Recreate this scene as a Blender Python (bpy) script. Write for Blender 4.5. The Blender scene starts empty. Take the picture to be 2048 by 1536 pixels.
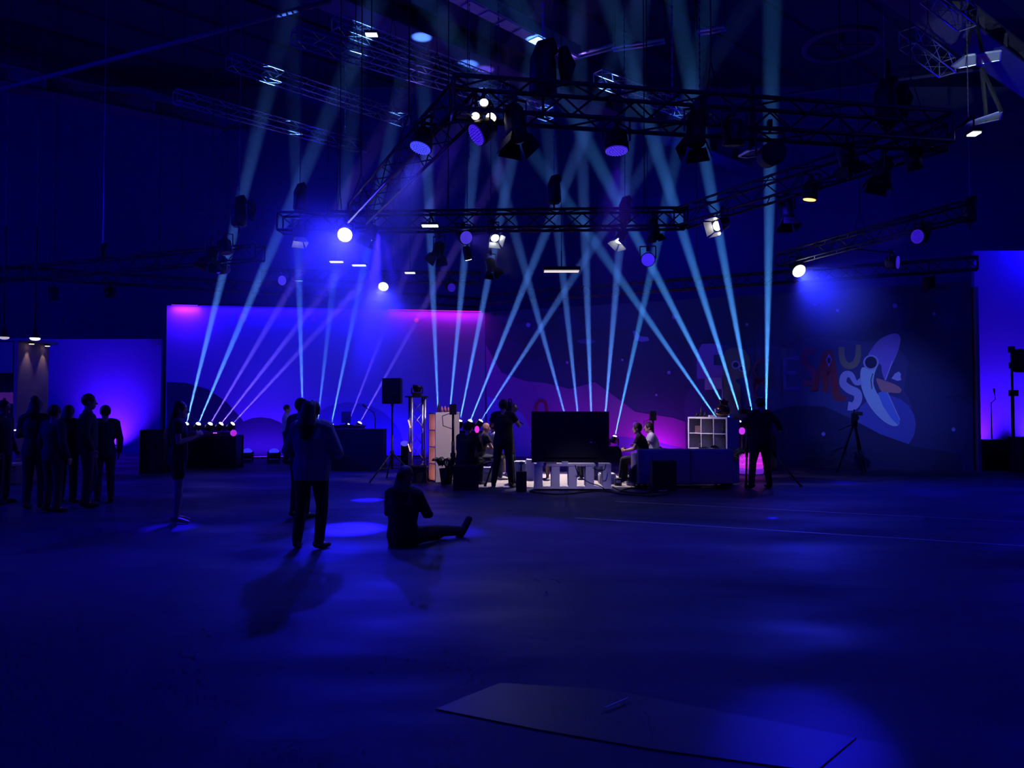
import bpy, bmesh, math, random
from mathutils import Vector as V, Matrix as MX, Quaternion
random.seed(7)
S = bpy.context.scene
COL = S.collection
R = math.radians

# ---------------------------------------------------------------- camera, world, exposure
F = 1540.0
PITCH = math.atan(47 / F)
CZ = 1.6
cd = bpy.data.cameras.new('camera'); cam = bpy.data.objects.new('camera', cd); COL.objects.link(cam)
cam.location = (0, 0, CZ); cam.rotation_euler = (math.pi / 2 + PITCH, 0, 0)
cd.sensor_width = 36; cd.lens = 36 * F / 2048; cd.clip_end = 200
S.camera = cam
S.view_settings.view_transform = 'Standard'; S.view_settings.look = 'None'
S.view_settings.exposure = 0; S.view_settings.gamma = 1; S.view_settings.use_curve_mapping = False
w = bpy.data.worlds.new('world'); S.world = w; w.use_nodes = True
w.node_tree.nodes['Background'].inputs[0].default_value = (0.004, 0.001, 1, 1)
w.node_tree.nodes['Background'].inputs[1].default_value = 0.10
cy = S.cycles
cy.max_bounces = 3; cy.diffuse_bounces = 1; cy.glossy_bounces = 1; cy.volume_bounces = 0
cy.transparent_max_bounces = 24; cy.transmission_bounces = 2
cy.use_denoising = True
cy.use_adaptive_sampling = True; cy.adaptive_threshold = .06; cy.adaptive_min_samples = 12
cy.volume_step_rate = 3; cy.volume_max_steps = 48
cy.sample_clamp_direct = 0; cy.sample_clamp_indirect = 2
cy.caustics_reflective = False; cy.caustics_refractive = False

def ray(px, py):
    v = V((px - 1024, F, 768 - py))
    c, s = math.cos(PITCH), math.sin(PITCH)
    return V((v.x, v.y * c - v.z * s, v.y * s + v.z * c))
def at(px, py, d):
    r = ray(px, py); return V((0, 0, CZ)) + r * (d / r.y)
def atz(px, py, z):
    r = ray(px, py); return V((0, 0, CZ)) + r * ((z - CZ) / r.z)
def gr(px, py): return atz(px, py, 0.0)

# ---------------------------------------------------------------- materials
def mat(name, col, rough=0.6, metal=0.0, noise=0.0, scale=8.0, spec=0.5, bump=0.0):
    m = bpy.data.materials.new(name); m.use_nodes = True
    nt = m.node_tree; b = nt.nodes['Principled BSDF']
    b.inputs['Base Color'].default_value = (*col, 1); b.inputs['Roughness'].default_value = rough
    b.inputs['Metallic'].default_value = metal; b.inputs['Specular IOR Level'].default_value = spec
    if noise or bump:
        tc = nt.nodes.new('ShaderNodeTexCoord'); n = nt.nodes.new('ShaderNodeTexNoise')
        n.inputs['Scale'].default_value = scale; n.inputs['Detail'].default_value = 4
        nt.links.new(tc.outputs['Object'], n.inputs['Vector'])
        if noise:
            mx = nt.nodes.new('ShaderNodeMix'); mx.data_type = 'RGBA'
            mx.inputs[6].default_value = (*[c * (1 - noise) for c in col], 1)
            mx.inputs[7].default_value = (*[min(1, c * (1 + noise)) for c in col], 1)
            nt.links.new(n.outputs['Fac'], mx.inputs[0]); nt.links.new(mx.outputs[2], b.inputs['Base Color'])
        if bump:
            bp = nt.nodes.new('ShaderNodeBump'); bp.inputs['Strength'].default_value = bump; bp.inputs['Distance'].default_value = .02
            nt.links.new(n.outputs['Fac'], bp.inputs['Height']); nt.links.new(bp.outputs['Normal'], b.inputs['Normal'])
    return m
def emat(name, col, st):
    m = bpy.data.materials.new(name); m.use_nodes = True
    b = m.node_tree.nodes['Principled BSDF']
    b.inputs['Base Color'].default_value = (*[c * .5 for c in col], 1)
    b.inputs['Emission Color'].default_value = (*col, 1); b.inputs['Emission Strength'].default_value = st
    return m
def haze(name, dens, aniso=0.0):
    m = bpy.data.materials.new(name); m.use_nodes = True; nt = m.node_tree
    nt.nodes.remove(nt.nodes['Principled BSDF'])
    s = nt.nodes.new('ShaderNodeVolumeScatter'); s.inputs['Density'].default_value = dens
    s.inputs['Anisotropy'].default_value = aniso; s.inputs['Color'].default_value = (1, 1, 1, 1)
    nt.links.new(s.outputs[0], nt.nodes['Material Output'].inputs['Volume'])
    m.cycles.volume_sampling = 'EQUIANGULAR'; m.cycles.homogeneous_volume = True
    return m
BLACK = mat('black_metal', (.012, .012, .013), .55, .0, .2)
BLACKP = mat('black_plastic', (.015, .015, .017), .5)
ALU = mat('aluminium', (.75, .76, .78), .32, .85, .06, 30)
DARKALU = mat('dark_truss', (.035, .035, .04), .5, .3)
STEEL = mat('steel', (.5, .5, .52), .4, .9)
WHITE = mat('white_laminate', (.8, .78, .76), .45, 0, .04)
CLOTHB = mat('black_cloth', (.012, .012, .016), .9, 0, .3, 20)
SKIN = mat('skin', (.62, .36, .26), .55, 0, .08, 12)
HAIR = mat('dark_hair', (.015, .01, .008), .6, 0, .3, 40)
BEAMH = haze('haze_beam', .065)
def beam_haze(d, L):
    m = haze('haze_beam', .07); m.cycles.homogeneous_volume = False; nt = m.node_tree; sc = [n for n in nt.nodes if n.type == 'VOLUME_SCATTER'][0]
    tc = nt.nodes.new('ShaderNodeTexCoord'); dp = nt.nodes.new('ShaderNodeVectorMath'); dp.operation = 'DOT_PRODUCT'; dp.inputs[1].default_value = d
    nt.links.new(tc.outputs['Object'], dp.inputs[0]); mr = nt.nodes.new('ShaderNodeMapRange')
    for i, v in ((1, 0), (2, 9.0), (3, .085), (4, .016)): mr.inputs[i].default_value = v
    nt.links.new(dp.outputs['Value'], mr.inputs[0]); nt.links.new(mr.outputs[0], sc.inputs['Density'])
    return m
def wash_haze(d, L, half, dens):      # haze thickest at the lamp, thinning outwards
    m = haze('haze_plume', dens, .1); m.cycles.homogeneous_volume = False; nt = m.node_tree; sc = [n for n in nt.nodes if n.type == 'VOLUME_SCATTER'][0]
    def math_(op, a, b=None):
        n = nt.nodes.new('ShaderNodeMath'); n.operation = op; n.use_clamp = False
        for i, x in enumerate((a, b)):
            if x is None: continue
            if isinstance(x, (int, float)): n.inputs[i].default_value = x
            else: nt.links.new(x, n.inputs[i])
        return n.outputs[0]
    tc = nt.nodes.new('ShaderNodeTexCoord'); ln = nt.nodes.new('ShaderNodeVectorMath'); ln.operation = 'LENGTH'; nt.links.new(tc.outputs['Object'], ln.inputs[0])
    dp = nt.nodes.new('ShaderNodeVectorMath'); dp.operation = 'DOT_PRODUCT'; nt.links.new(tc.outputs['Object'], dp.inputs[0]); dp.inputs[1].default_value = d
    r = ln.outputs['Value']; ca = math_('DIVIDE', dp.outputs['Value'], math_('MAXIMUM', r, .05)); ch = math.cos(half)
    an = math_('MINIMUM', math_('MAXIMUM', math_('DIVIDE', math_('SUBTRACT', ca, ch), 1 - ch), 0), 1)
    fr = math_('MAXIMUM', math_('SUBTRACT', 1, math_('DIVIDE', r, L)), 0)
    nt.links.new(math_('MULTIPLY', math_('MULTIPLY', math_('POWER', fr, 1.6), an), dens), sc.inputs['Density'])
    return m

# ---------------------------------------------------------------- mesh builder
class MB:
    def __init__(s): s.bm = bmesh.new(); s.M = MX.Identity(4); s.smooth = False
    def _v(s, p): return s.bm.verts.new(s.M @ V(p))
    def box(s, c, d, M=None):
        vs = []
        for x in (-.5, .5):
            for y in (-.5, .5):
                for z in (-.5, .5):
                    p = V((x * d[0], y * d[1], z * d[2]))
                    if M: p = M @ p
                    vs.append(s._v(p + V(c)))
        for f in ((0, 1, 3, 2), (4, 6, 7, 5), (0, 4, 5, 1), (2, 3, 7, 6), (0, 2, 6, 4), (1, 5, 7, 3)):
            s.bm.faces.new([vs[i] for i in f])
        return s
    def bar(s, p, q, w, h=None, up=(0, 0, 1)):
        p, q = V(p), V(q); h = h or w; t = (q - p); L = t.length; t.normalize(); up = V(up)
        if abs(t.dot(up)) > .98: up = V((0, 1, 0))
        a = t.cross(up).normalized(); b = a.cross(t)
        return s.box((p + q) / 2, (w, L, h), MX((a, t, b)).transposed())
    def tube(s, pts, rad, seg=8, side=None, caps=True, rnd=False):
        pts = [V(p) for p in pts]; n = len(pts)
        rad = [rad] * n if isinstance(rad, (int, float)) else list(rad)
        rad = [(r, r) if isinstance(r, (int, float)) else r for r in rad]
        if rnd:
            t0 = (pts[0] - pts[1]).normalized(); t1 = (pts[-1] - pts[-2]).normalized()
            a0, a1 = min(rad[0]), min(rad[-1])
            P = [pts[0] + t0 * a0 * .95, pts[0] + t0 * a0 * .7] + pts + [pts[-1] + t1 * a1 * .7, pts[-1] + t1 * a1 * .95]
            Q = [(rad[0][0] * .3, rad[0][1] * .3), (rad[0][0] * .72, rad[0][1] * .72)] + rad + [(rad[-1][0] * .72, rad[-1][1] * .72), (rad[-1][0] * .3, rad[-1][1] * .3)]
            pts, rad, n = P, Q, n + 4
        rings = []; prev = None
        for i in range(n):
            t = (pts[min(i + 1, n - 1)] - pts[max(i - 1, 0)]).normalized()
            a = V(side) if side else (prev if prev else (V((0, 0, 1)) if abs(t.z) < .9 else V((1, 0, 0))))
            a = a - t * a.dot(t)
            if a.length < 1e-4: a = t.orthogonal()
            a.normalize(); b = t.cross(a); prev = a
            rings.append([s._v(pts[i] + a * rad[i][0] * math.cos(2 * math.pi * k / seg) + b * rad[i][1] * math.sin(2 * math.pi * k / seg)) for k in range(seg)])
        for i in range(n - 1):
            for k in range(seg):
                f = s.bm.faces.new((rings[i][k], rings[i][(k + 1) % seg], rings[i + 1][(k + 1) % seg], rings[i + 1][k]))
                f.smooth = seg > 5
        if caps:
            s.bm.faces.new(rings[0][::-1]); s.bm.faces.new(rings[-1])
        return s
    def ball(s, c, r, seg=14, M=None):
        r = (r, r, r) if isinstance(r, (int, float)) else r
        m = MX.Translation(V(c)) @ (M.to_4x4() if M else MX.Identity(4)) @ MX.Diagonal((*r, 1))
        res = bmesh.ops.create_uvsphere(s.bm, u_segments=seg, v_segments=max(6, seg // 2 + 1), radius=1, matrix=s.M @ m)
        for v in res['verts']:
            for f in v.link_faces: f.smooth = True
        return s
    def prism(s, pts, off):
        off = V(off); a = [s._v(p) for p in pts]; b = [s._v(V(p) + off) for p in pts]; n = len(a)
        s.bm.faces.new(a); s.bm.faces.new(b[::-1])
        for i in range(n): s.bm.faces.new((a[i], b[i], b[(i + 1) % n], a[(i + 1) % n]))
        return s
    def mesh(s, name, m, origin=V((0, 0, 0))):
        bmesh.ops.recalc_face_normals(s.bm, faces=s.bm.faces[:])
        me = bpy.data.meshes.new(name)
        bmesh.ops.translate(s.bm, verts=s.bm.verts[:], vec=-origin)
        s.bm.to_mesh(me); s.bm.free()
        if m: me.materials.append(m)
        return me

def wloc(o):
    p = V(o.location)
    while o.parent: o = o.parent; p += V(o.location)
    return p
def part(name, mb, m, parent, label=None, kind=None):
    me = mb.mesh(name, m, wloc(parent)) if parent else mb.mesh(name, m)
    o = bpy.data.objects.new(name, me); COL.objects.link(o); o.parent = parent
    if label: o['label'] = label
    if kind: o['kind'] = kind
    return o
def thing(name, label, cat, loc=(0, 0, 0), group=None):
    o = bpy.data.objects.new(name, None); COL.objects.link(o); o.location = loc; o.empty_display_size = .1
    o['label'] = label; o['category'] = cat
    if group: o['group'] = group
    return o
def single(name, mb, m, label, cat, group=None, loc=(0, 0, 0)):
    loc = V(loc); me = mb.mesh(name, m, loc); o = bpy.data.objects.new(name, me); COL.objects.link(o); o.location = loc
    o['label'] = label; o['category'] = cat
    if group: o['group'] = group
    return o
def struct(name, mb, m, label=None):
    o = part(name, mb, m, None); o['kind'] = 'structure'
    if label: o['label'] = label
    return o
def aim(d): return V(d).normalized().to_track_quat('Z', 'Y').to_matrix()
def spot(name, loc, d, power, col, ang, blend=.6, size=.05, parent=None):
    l = bpy.data.lights.new(name, 'SPOT'); l.energy = power; l.color = col; l.spot_size = ang; l.spot_blend = blend; l.shadow_soft_size = size
    o = bpy.data.objects.new(name, l); COL.objects.link(o); loc = V(loc)
    o.rotation_euler = V(d).normalized().to_track_quat('-Z', 'Y').to_euler()
    if parent: o.parent = parent; loc = loc - wloc(parent)
    o.location = loc; return o
def area(name, loc, d, power, col, sx, sy, parent=None, spread=180):
    l = bpy.data.lights.new(name, 'AREA'); l.shape = 'RECTANGLE'; l.size = sx; l.size_y = sy; l.energy = power; l.color = col; l.spread = R(spread)
    o = bpy.data.objects.new(name, l); COL.objects.link(o); loc = V(loc)
    o.rotation_euler = V(d).normalized().to_track_quat('-Z', 'Z' if abs(V(d).normalized().z) < .9 else 'Y').to_euler()
    if parent: o.parent = parent; loc = loc - wloc(parent)
    o.location = loc; return o

BEAM_W, WASH = 1.0, 1.0
# ================================================================ SETTING
# floor: dark sealed concrete with dull and polished patches
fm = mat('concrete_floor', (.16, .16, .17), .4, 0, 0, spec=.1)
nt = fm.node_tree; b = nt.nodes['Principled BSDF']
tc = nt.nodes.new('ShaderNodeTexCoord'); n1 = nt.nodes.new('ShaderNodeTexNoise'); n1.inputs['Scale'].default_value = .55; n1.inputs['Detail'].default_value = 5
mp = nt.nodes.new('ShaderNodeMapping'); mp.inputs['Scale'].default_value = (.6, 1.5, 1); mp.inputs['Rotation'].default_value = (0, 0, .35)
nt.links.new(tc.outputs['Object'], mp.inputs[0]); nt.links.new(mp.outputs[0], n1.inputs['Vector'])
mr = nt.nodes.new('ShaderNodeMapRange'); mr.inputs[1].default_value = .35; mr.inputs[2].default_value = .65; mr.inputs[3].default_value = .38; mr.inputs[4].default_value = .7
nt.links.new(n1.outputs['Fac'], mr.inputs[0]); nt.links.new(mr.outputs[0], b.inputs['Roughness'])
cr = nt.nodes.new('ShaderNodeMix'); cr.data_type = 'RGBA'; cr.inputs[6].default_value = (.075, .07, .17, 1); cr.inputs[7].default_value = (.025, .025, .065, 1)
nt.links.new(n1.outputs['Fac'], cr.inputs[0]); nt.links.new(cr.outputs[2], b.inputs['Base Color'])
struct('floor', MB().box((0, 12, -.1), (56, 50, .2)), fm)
WALLM = mat('painted_wall', (.35, .35, .38), .8, 0, .12, .4)
CEILM = mat('ceiling_sheet', (.012, .013, .04), .85, 0, .3, 1)
struct('wall_back', MB().box((0, 31, 7.3), (56, .3, 14.6)), mat('dark_back_wall', (.11, .11, .14), .9, 0, .2, .3))
struct('wall_left', MB().box((-27, 12, 7.3), (.3, 50, 14.6)), mat('dark_left_wall', (.16, .16, .18), .9, 0, .2, .3))
struct('wall_right', MB().box((27, 12, 7.3), (.3, 50, 14.6)), mat('dark_right_wall', (.10, .10, .12), .9, 0, .2, .3))
mb = MB().box((0, 12, 14.75), (56, 50, .3))
CE = struct('ceiling', mb, CEILM)
u = V((.74, .67, 0)).normalized(); vv = V((-.67, .74, 0))
for k in range(-9, 14):      # roof sheet ribs, low relief
    c = V((0, 14, 14.55)) + vv * (k * 2.2)
    part('roof_rib', MB().bar(c - u * 24, c + u * 24, .16, .12), CEILM, CE)

def girder(name, p, q, wd, hh, m, label):
    t = thing(name, label, 'girder', ((p + q) / 2)); d = (q - p).normalized(); a = d.cross(V((0, 0, 1)))
    part('web', MB().bar(p, q, wd * .25, hh), m, t)
    for z in (-hh / 2, hh / 2): part('flange', MB().bar(p + V((0, 0, z)), q + V((0, 0, z)), wd, .06), m, t)
    L = (q - p).length; st = MB()
    for i in range(int(L / 1.5)): st.box(p + d * (1.5 * i + .5), (.03, wd * .9, hh * .9), MX.Rotation(math.atan2(d.y, d.x), 3, 'Z'))
    part('stiffener_plates', st, m, t, kind='stuff')
    return t
GM = mat('girder_paint', (.09, .08, .13), .6, 0, .2, 3)
girder('roof_girder', atz(560, -60, 11.2), atz(1500, 330, 11.2), .75, .55, GM, 'wide steel roof girder running overhead from upper left towards the back wall')
girder('roof_girder', atz(1500, -260, 11.3), atz(2300, 330, 11.3), .9, .5, GM, 'wide steel roof girder crossing the upper right corner of the hall')
girder('roof_girder', atz(-700, 0, 11.2), atz(440, 250, 11.2), .7, .5, GM, 'steel roof girder at far left, ending in the violet-lit corner')
# slim duct with lit underside
p, q = atz(850, -50, 11.0), atz(1150, 108, 11.0)
t = thing('ceiling_duct', 'long narrow ceiling duct with white-lit grille panels at top centre', 'duct', (p + q) / 2)
part('casing', MB().bar(p, q, .42, .3), ALU, t)
d = (q - p)
for i in range(9):
    a = p + d * (i + .1) / 9 + V((0, 0, -.165)); c = p + d * (i + .9) / 9 + V((0, 0, -.165))
    part('grille_panel', MB().bar(a, c, .34, .03), WHITE, t)
for (a, c, lb) in (((1120, 122), (1230, 92), 'twin lit ceiling pipes right of the ceiling duct end'), ((1225, 98), (1330, 82), 'twin lit ceiling pipes nearest the top centre right'), ((1395, 66), (1450, 56), 'short thin pipe pair near the top, right of the lit pipes')):
    P0, P1 = atz(*a, 10.9), atz(*c, 10.9)
    t = thing('ceiling_pipe_pair', lb, 'pipe', (P0 + P1) / 2)
    e = (P1 - P0).normalized().cross(V((0, 0, 1))) * .09
    part('pipe', MB().tube([P0 + e, P1 + e], .045), ALU, t); part('pipe', MB().tube([P0 - e, P1 - e], .045), ALU, t)
    part('pipe_hanger', MB().bar(P0 + e, P0 + V((0, 0, 1.0)), .02).bar(P1, P1 + V((0, 0, 1.0)), .02), BLACK, t)
P0, P1 = atz(-60, 195, 10.8), atz(660, 2, 10.8)
single('roof_pipe', MB().tube([P0, P1], .06), GM, 'long thin pipe under the roof rising from left edge to top', 'pipe')
P0, P1 = atz(1450, 205, 11.5), atz(2100, 120, 11.5)
single('roof_pipe', MB().tube([P0, P1], .05), GM, 'faint thin pipe under the roof at upper right', 'pipe')

# hall partition walls washed violet
PART = mat('partition_paint', (.55, .5, .6), .8, 0, .06, .6)
a0, a1 = at(-260, 905, 27), at(322, 905, 27)
struct('wall_partition', MB().box(((a0.x + a1.x) / 2, 27, 2), (a1.x - a0.x, .15, 4.0)), PART)
a0, a1 = at(1952, 905, 24.5), at(2260, 905, 24.5)
struct('wall_partition', MB().box(((a0.x + a1.x) / 2, 24.5, 3.3), (a1.x - a0.x, .15, 6.6)), PART)

# ---------------------------------------------------------------- backdrop wall in two flats with a printed scene
A = gr(333, 917).xy; 
XL = V((-10.75, 23.9, 0)); XC = V((-.9, 25.6, 0)); XR = V((11.55, 19.3, 0)); BH = 4.78
def wallfn(p, q):
    d = (q - p).normalized(); n = V((d.y, -d.x, 0))
    if n.y > 0: n = -n
    def f(px, py, off=0.0):
        r = ray(px, py); o = V((0, 0, CZ)); return o + r * ((p - o).dot(n) / r.dot(n)) + n * off
    return f, n, d
WL, NL, DL = wallfn(XL, XC); WR, NR, DR = wallfn(XC, XR)
NAVY = mat('print_navy', (.05, .05, .22), .75)
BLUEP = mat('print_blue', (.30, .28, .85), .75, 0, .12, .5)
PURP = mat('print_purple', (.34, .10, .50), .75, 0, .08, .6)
MID = mat('print_midblue', (.12, .12, .5), .75)
DK = mat('print_dark', (.03, .03, .13), .75)
bl = thing('backdrop_wall', 'tall printed blue backdrop wall behind the DJ, washed pink along its top', 'backdrop', (XL + XC) / 2)
br = thing('backdrop_wall', 'tall printed navy backdrop wall at right carrying the cartoon lettering', 'backdrop', (XC + XR) / 2)
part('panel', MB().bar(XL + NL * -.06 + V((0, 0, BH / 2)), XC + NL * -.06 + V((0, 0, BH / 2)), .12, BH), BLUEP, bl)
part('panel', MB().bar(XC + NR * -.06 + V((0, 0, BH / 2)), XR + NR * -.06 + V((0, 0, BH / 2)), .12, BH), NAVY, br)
part('edge_post', MB().box(XR + V((.08, -.02, BH / 2 - .1)), (.07, .2, BH - .1)), ALU, br)
def arc(cx, cy, rx, ry, a0, a1, n=14): return [(cx + rx * math.cos(R(a0 + (a1 - a0) * i / n)), cy - ry * math.sin(R(a0 + (a1 - a0) * i / n))) for i in range(n + 1)]
def pr(fn, pts, m, par, layer, name, label=None):
    n = NL if fn is WL else NR
    P = [fn(x, y, .004 + .004 * layer) for x, y in pts]
    o = part(name, MB().prism(P, n * -.003), m, par, label); return o
def smooth(P, closed=False, k=4):
    n = len(P); Q = []
    for i in range(n if closed else n - 1):
        g = (lambda j: P[j % n]) if closed else (lambda j: P[max(0, min(n - 1, j))])
        p0, p1, p2, p3 = g(i - 1), g(i), g(i + 1), g(i + 2)
        for j in range(k):
            t = j / k; Q.append(tuple(.5 * (2 * p1[c] + (p2[c] - p0[c]) * t + (2 * p0[c] - 5 * p1[c] + 4 * p2[c] - p3[c]) * t * t + (3 * p1[c] - p0[c] - 3 * p2[c] + p3[c]) * t ** 3) for c in range(len(p1))))
    if not closed: Q.append(tuple(P[-1]))
    return Q
def stroke(fn, pts, wd, m, par, layer, name, label=None):
    if len(pts) > 4:
        W_ = wd if isinstance(wd, (list, tuple)) else [wd] * len(pts)
        Q = smooth([(p[0], p[1], W_[i]) for i, p in enumerate(pts)]); pts = [q[:2] for q in Q]; wd = [q[2] for q in Q]
    L, Rr = [], []
    for i in range(len(pts)):
        a = pts[max(0, i - 1)]; c = pts[min(len(pts) - 1, i + 1)]; dx, dy = c[0] - a[0], c[1] - a[1]; l = math.hypot(dx, dy) or 1
        w_ = wd[i] if isinstance(wd, (list, tuple)) else wd
        L.append((pts[i][0] - dy / l * w_ / 2, pts[i][1] + dx / l * w_ / 2)); Rr.append((pts[i][0] + dy / l * w_ / 2, pts[i][1] - dx / l * w_ / 2))
    return pr(fn, L + Rr[::-1], m, par, layer, name, label)
# left flat print
pr(WL, [(334, 918), (334, 764), (372, 766), (415, 778), (452, 803), (484, 838), (520, 916)], DK, bl, 1, 'printed_hill')
pr(WL, arc(522, 912, 78, 76, 180, 0), DK, bl, 2, 'printed_hill')
pr(WL, [(545, 915)] + arc(700, 905, 110, 100, 170, 10)[2:] + [(830, 914)], MID, bl, 0, 'printed_hill')
for (x, y, r) in ((485, 636, 9), (627, 640, 5), (833, 641, 4.5), (745, 722, 4)):
    pr(WL, arc(x, y, r, r, 0, 340, 16), mat('print_dot', (.75, .3, .8) if x != 833 else (.95, .2, .55), .7), bl, 4, 'printed_dot')
# right flat print
pr(WR, [(972, 690), (1003, 745), (1050, 762), (1092, 766), (1140, 778), (1190, 764), (1240, 800), (1270, 823), (1310, 830), (1345, 835), (1378, 846), (1378, 920), (975, 914)], PURP, br, 1, 'printed_cloud')
pr(WR, [(975, 912), (975, 792)] + arc(965, 880, 100, 85, 80, 0, 8) + [(1060, 914)], BLUEP, br, 2, 'printed_hill')
pr(WR, [(1230, 921), (1232, 872), (1300, 880), (1380, 900), (1380, 922)], MID, br, 2, 'printed_hill')
CLD = mat('print_cloud', (.075, .075, .30), .75)
c1 = [(1372, 905)] + arc(1400, 815, 32, 46, 200, 110, 5) + arc(1436, 722, 48, 34, 170, 60, 6) + arc(1540, 720, 70, 28, 140, 50, 5) + arc(1640, 700, 60, 26, 140, 60, 5) + arc(1748, 735, 70, 52, 100, 10, 6) + arc(1790, 825, 34, 50, 60, -60, 6) + arc(1740, 880, 60, 34, -10, -80, 4) + [(1560, 930), (1400, 926)]
pr(WR, c1, CLD, br, 1, 'printed_cloud')
pr(WR, [(1700, 855)] + arc(1770, 850, 62, 60, 140, -60, 10) + [(1752, 900), (1700, 880)], mat('print_bright_cloud', (.13, .14, .62), .75), br, 2, 'printed_cloud')
pr(WR, [(1440, 930), (1470, 850), (1530, 826), (1590, 811), (1650, 813), (1700, 836), (1760, 868), (1830, 893), (1925, 908), (1925, 942), (1600, 938)], DK, br, 3, 'printed_hill')
for (x, y, r) in ((1790, 612, 5), (1868, 628, 3.5), (1494, 649, 3), (1647, 868, 4), (1907, 859, 4), (1057, 650, 4.5), (1349, 634, 5), (1135, 725, 3), (1630, 610, 3), (1675, 621, 3), (1338, 745, 3.5), (1271, 848, 5), (1313, 790, 2.5), (1245, 720, 2.5)):
    pr(WR, arc(x, y, r, r, 0, 340, 12), mat('print_star', (.45, .35, .95), .7), br, 4, 'printed_dot')
pr(WR, [(1265, 662), (1272, 661), (1280, 672), (1296, 674), (1299, 681), (1285, 684), (1270, 680)], BLUEP, br, 4, 'printed_cloud')
pr(WR, arc(1173, 683, 18, 5, 0, 340, 12), MID, br, 4, 'printed_cloud')
# lettering
def lm(n, c): return mat('print_' + n, c, .7)
WH, YE, YG, RE, OR, LB, LV, LI = lm('pale_blue', (.6, .58, .9)), lm('ochre', (.36, .30, .20)), lm('olive', (.22, .24, .2)), lm('red', (.35, .035, .08)), lm('peach', (.75, .33, .32)), lm('sky', (.62, .85, 1)), lm('lavender', (.35, .22, .85)), lm('lilac', (.62, .58, .95))
pr(WR, [(1394, 758), (1394, 706), (1404, 688), (1425, 687), (1445, 690), (1445, 709), (1428, 710), (1428, 730), (1446, 731), (1446, 755)], LV, br, 5, 'printed_letter', 'violet block letter at the left end of the lettering')
pr(WR, [(1410, 756), (1445, 755), (1445, 778), (1410, 780)], WH, br, 6, 'printed_letter_foot')
pr(WR, [(1444, 778), (1458, 779), (1458, 825), (1444, 826)], LB, br, 6, 'printed_letter_foot')
pr(WR, [(1446, 830), (1446, 710), (1455, 699), (1470, 695), (1489, 699), (1500, 714), (1502, 735), (1496, 752), (1471, 760), (1481, 770), (1482, 815), (1474, 826)], YG, br, 7, 'printed_letter', 'olive letter P with two round eyes')
for (x, y, r) in ((1472, 730, 8.5), (1484, 737, 6.5)):
    pr(WR, arc(x, y, r, r, 0, 350, 18), WH, br, 8, 'printed_eye_ring'); pr(WR, arc(x, y, r * .66, r * .66, 0, 350, 16), DK, br, 9, 'printed_pupil')
FR = lm('faint_maroon', (.30, .05, .22))
stroke(WR, [(1545, 724), (1530, 720), (1514, 726), (1508, 742), (1516, 756), (1530, 760), (1518, 770), (1509, 784), (1516, 796), (1542, 801)], 4.5, FR, br, 5, 'printed_letter', 'thin faint red curly letter beside the olive P')
stroke(WR, [(1598, 716), (1570, 717), (1570, 777), (1600, 777)], 8, lm('faint_violet', (.12, .06, .5)), br, 5, 'printed_letter', 'very faint violet letter E'); stroke(WR, [(1570, 746), (1592, 746)], 7, lm('faint_violet2', (.12, .06, .5)), br, 5, 'printed_letter_bar')
stroke(WR, [(1630, 704), (1618, 702), (1608, 712), (1610, 728), (1626, 742), (1630, 757), (1620, 766), (1606, 764)], 13, lm('dim_red', (.28, .03, .2)), br, 5, 'printed_letter', 'dim red letter S')
pr(WR, [(1621, 783), (1636, 782), (1642, 740), (1645, 783), (1657, 785), (1659, 745), (1664, 785), (1668, 798), (1680, 803), (1690, 802), (1694, 794), (1680, 788), (1676, 770), (1672, 730), (1666, 702), (1656, 699), (1645, 706), (1637, 735)], RE, br, 6, 'printed_letter', 'red letter A with a diamond-shaped eye')
pr(WR, [(1658, 707), (1664, 719), (1658, 736), (1652, 720)], LV, br, 8, 'printed_eye_ring'); pr(WR, arc(1658, 721, 3.6, 6, 0, 340, 12), DK, br, 9, 'printed_pupil')
stroke(WR, [(1683, 694), (1684, 715), (1690, 728), (1700, 732), (1711, 726), (1716, 712), (1717, 689)], [12, 12, 13, 13, 13, 12, 10], YE, br, 6, 'printed_letter', 'ochre letter U')
stroke(WR, [(1723, 762), (1712, 766), (1702, 750), (1690, 750), (1686, 766), (1698, 778), (1714, 786), (1716, 800), (1708, 812), (1696, 812)], [14, 9, 12, 14, 15, 17, 17, 16, 16, 18], WH, br, 7, 'printed_letter', 'pale blue letter S')
# tall crescent-shaped last letter with a ring eye and beak
pr(WR, smooth([(1737, 712), (1742, 700), (1756, 682), (1772, 672), (1788, 667), (1798, 670), (1801, 680), (1797, 700), (1788, 722), (1776, 745), (1771, 762), (1764, 745), (1762, 730), (1752, 726)], True), LV, br, 6, 'printed_letter', 'violet upper half of the tall crescent letter')
pr(WR, smooth([(1724, 735), (1745, 740), (1757, 727), (1750, 745), (1747, 765), (1752, 782), (1762, 797), (1779, 823), (1796, 836), (1799, 846), (1793, 852), (1780, 850), (1762, 838), (1742, 816), (1728, 790), (1721, 762)], True), LB, br, 7, 'printed_letter', 'sky-blue lower half of the tall crescent letter')
pr(WR, [(1756, 786), (1764, 783), (1774, 785), (1800, 843), (1796, 850), (1782, 836), (1766, 812)], lm('inner_blue', (.2, .35, .95)), br, 8, 'printed_fold')
stroke(WR, [(1774, 783), (1800, 840)], 2, WH, br, 9, 'printed_line'); stroke(WR, [(1785, 722), (1771, 760)], 2.2, LI, br, 9, 'printed_line')
pr(WR, arc(1742, 725, 15.5, 15, 0, 350, 24), LI, br, 9, 'printed_eye_ring'); pr(WR, arc(1742, 725, 12, 12, 0, 350, 22), DK, br, 10, 'printed_pupil')
stroke(WR, [(1746, 747), (1742, 760), (1744, 778)], 1.6, DK, br, 9, 'printed_line')
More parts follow.
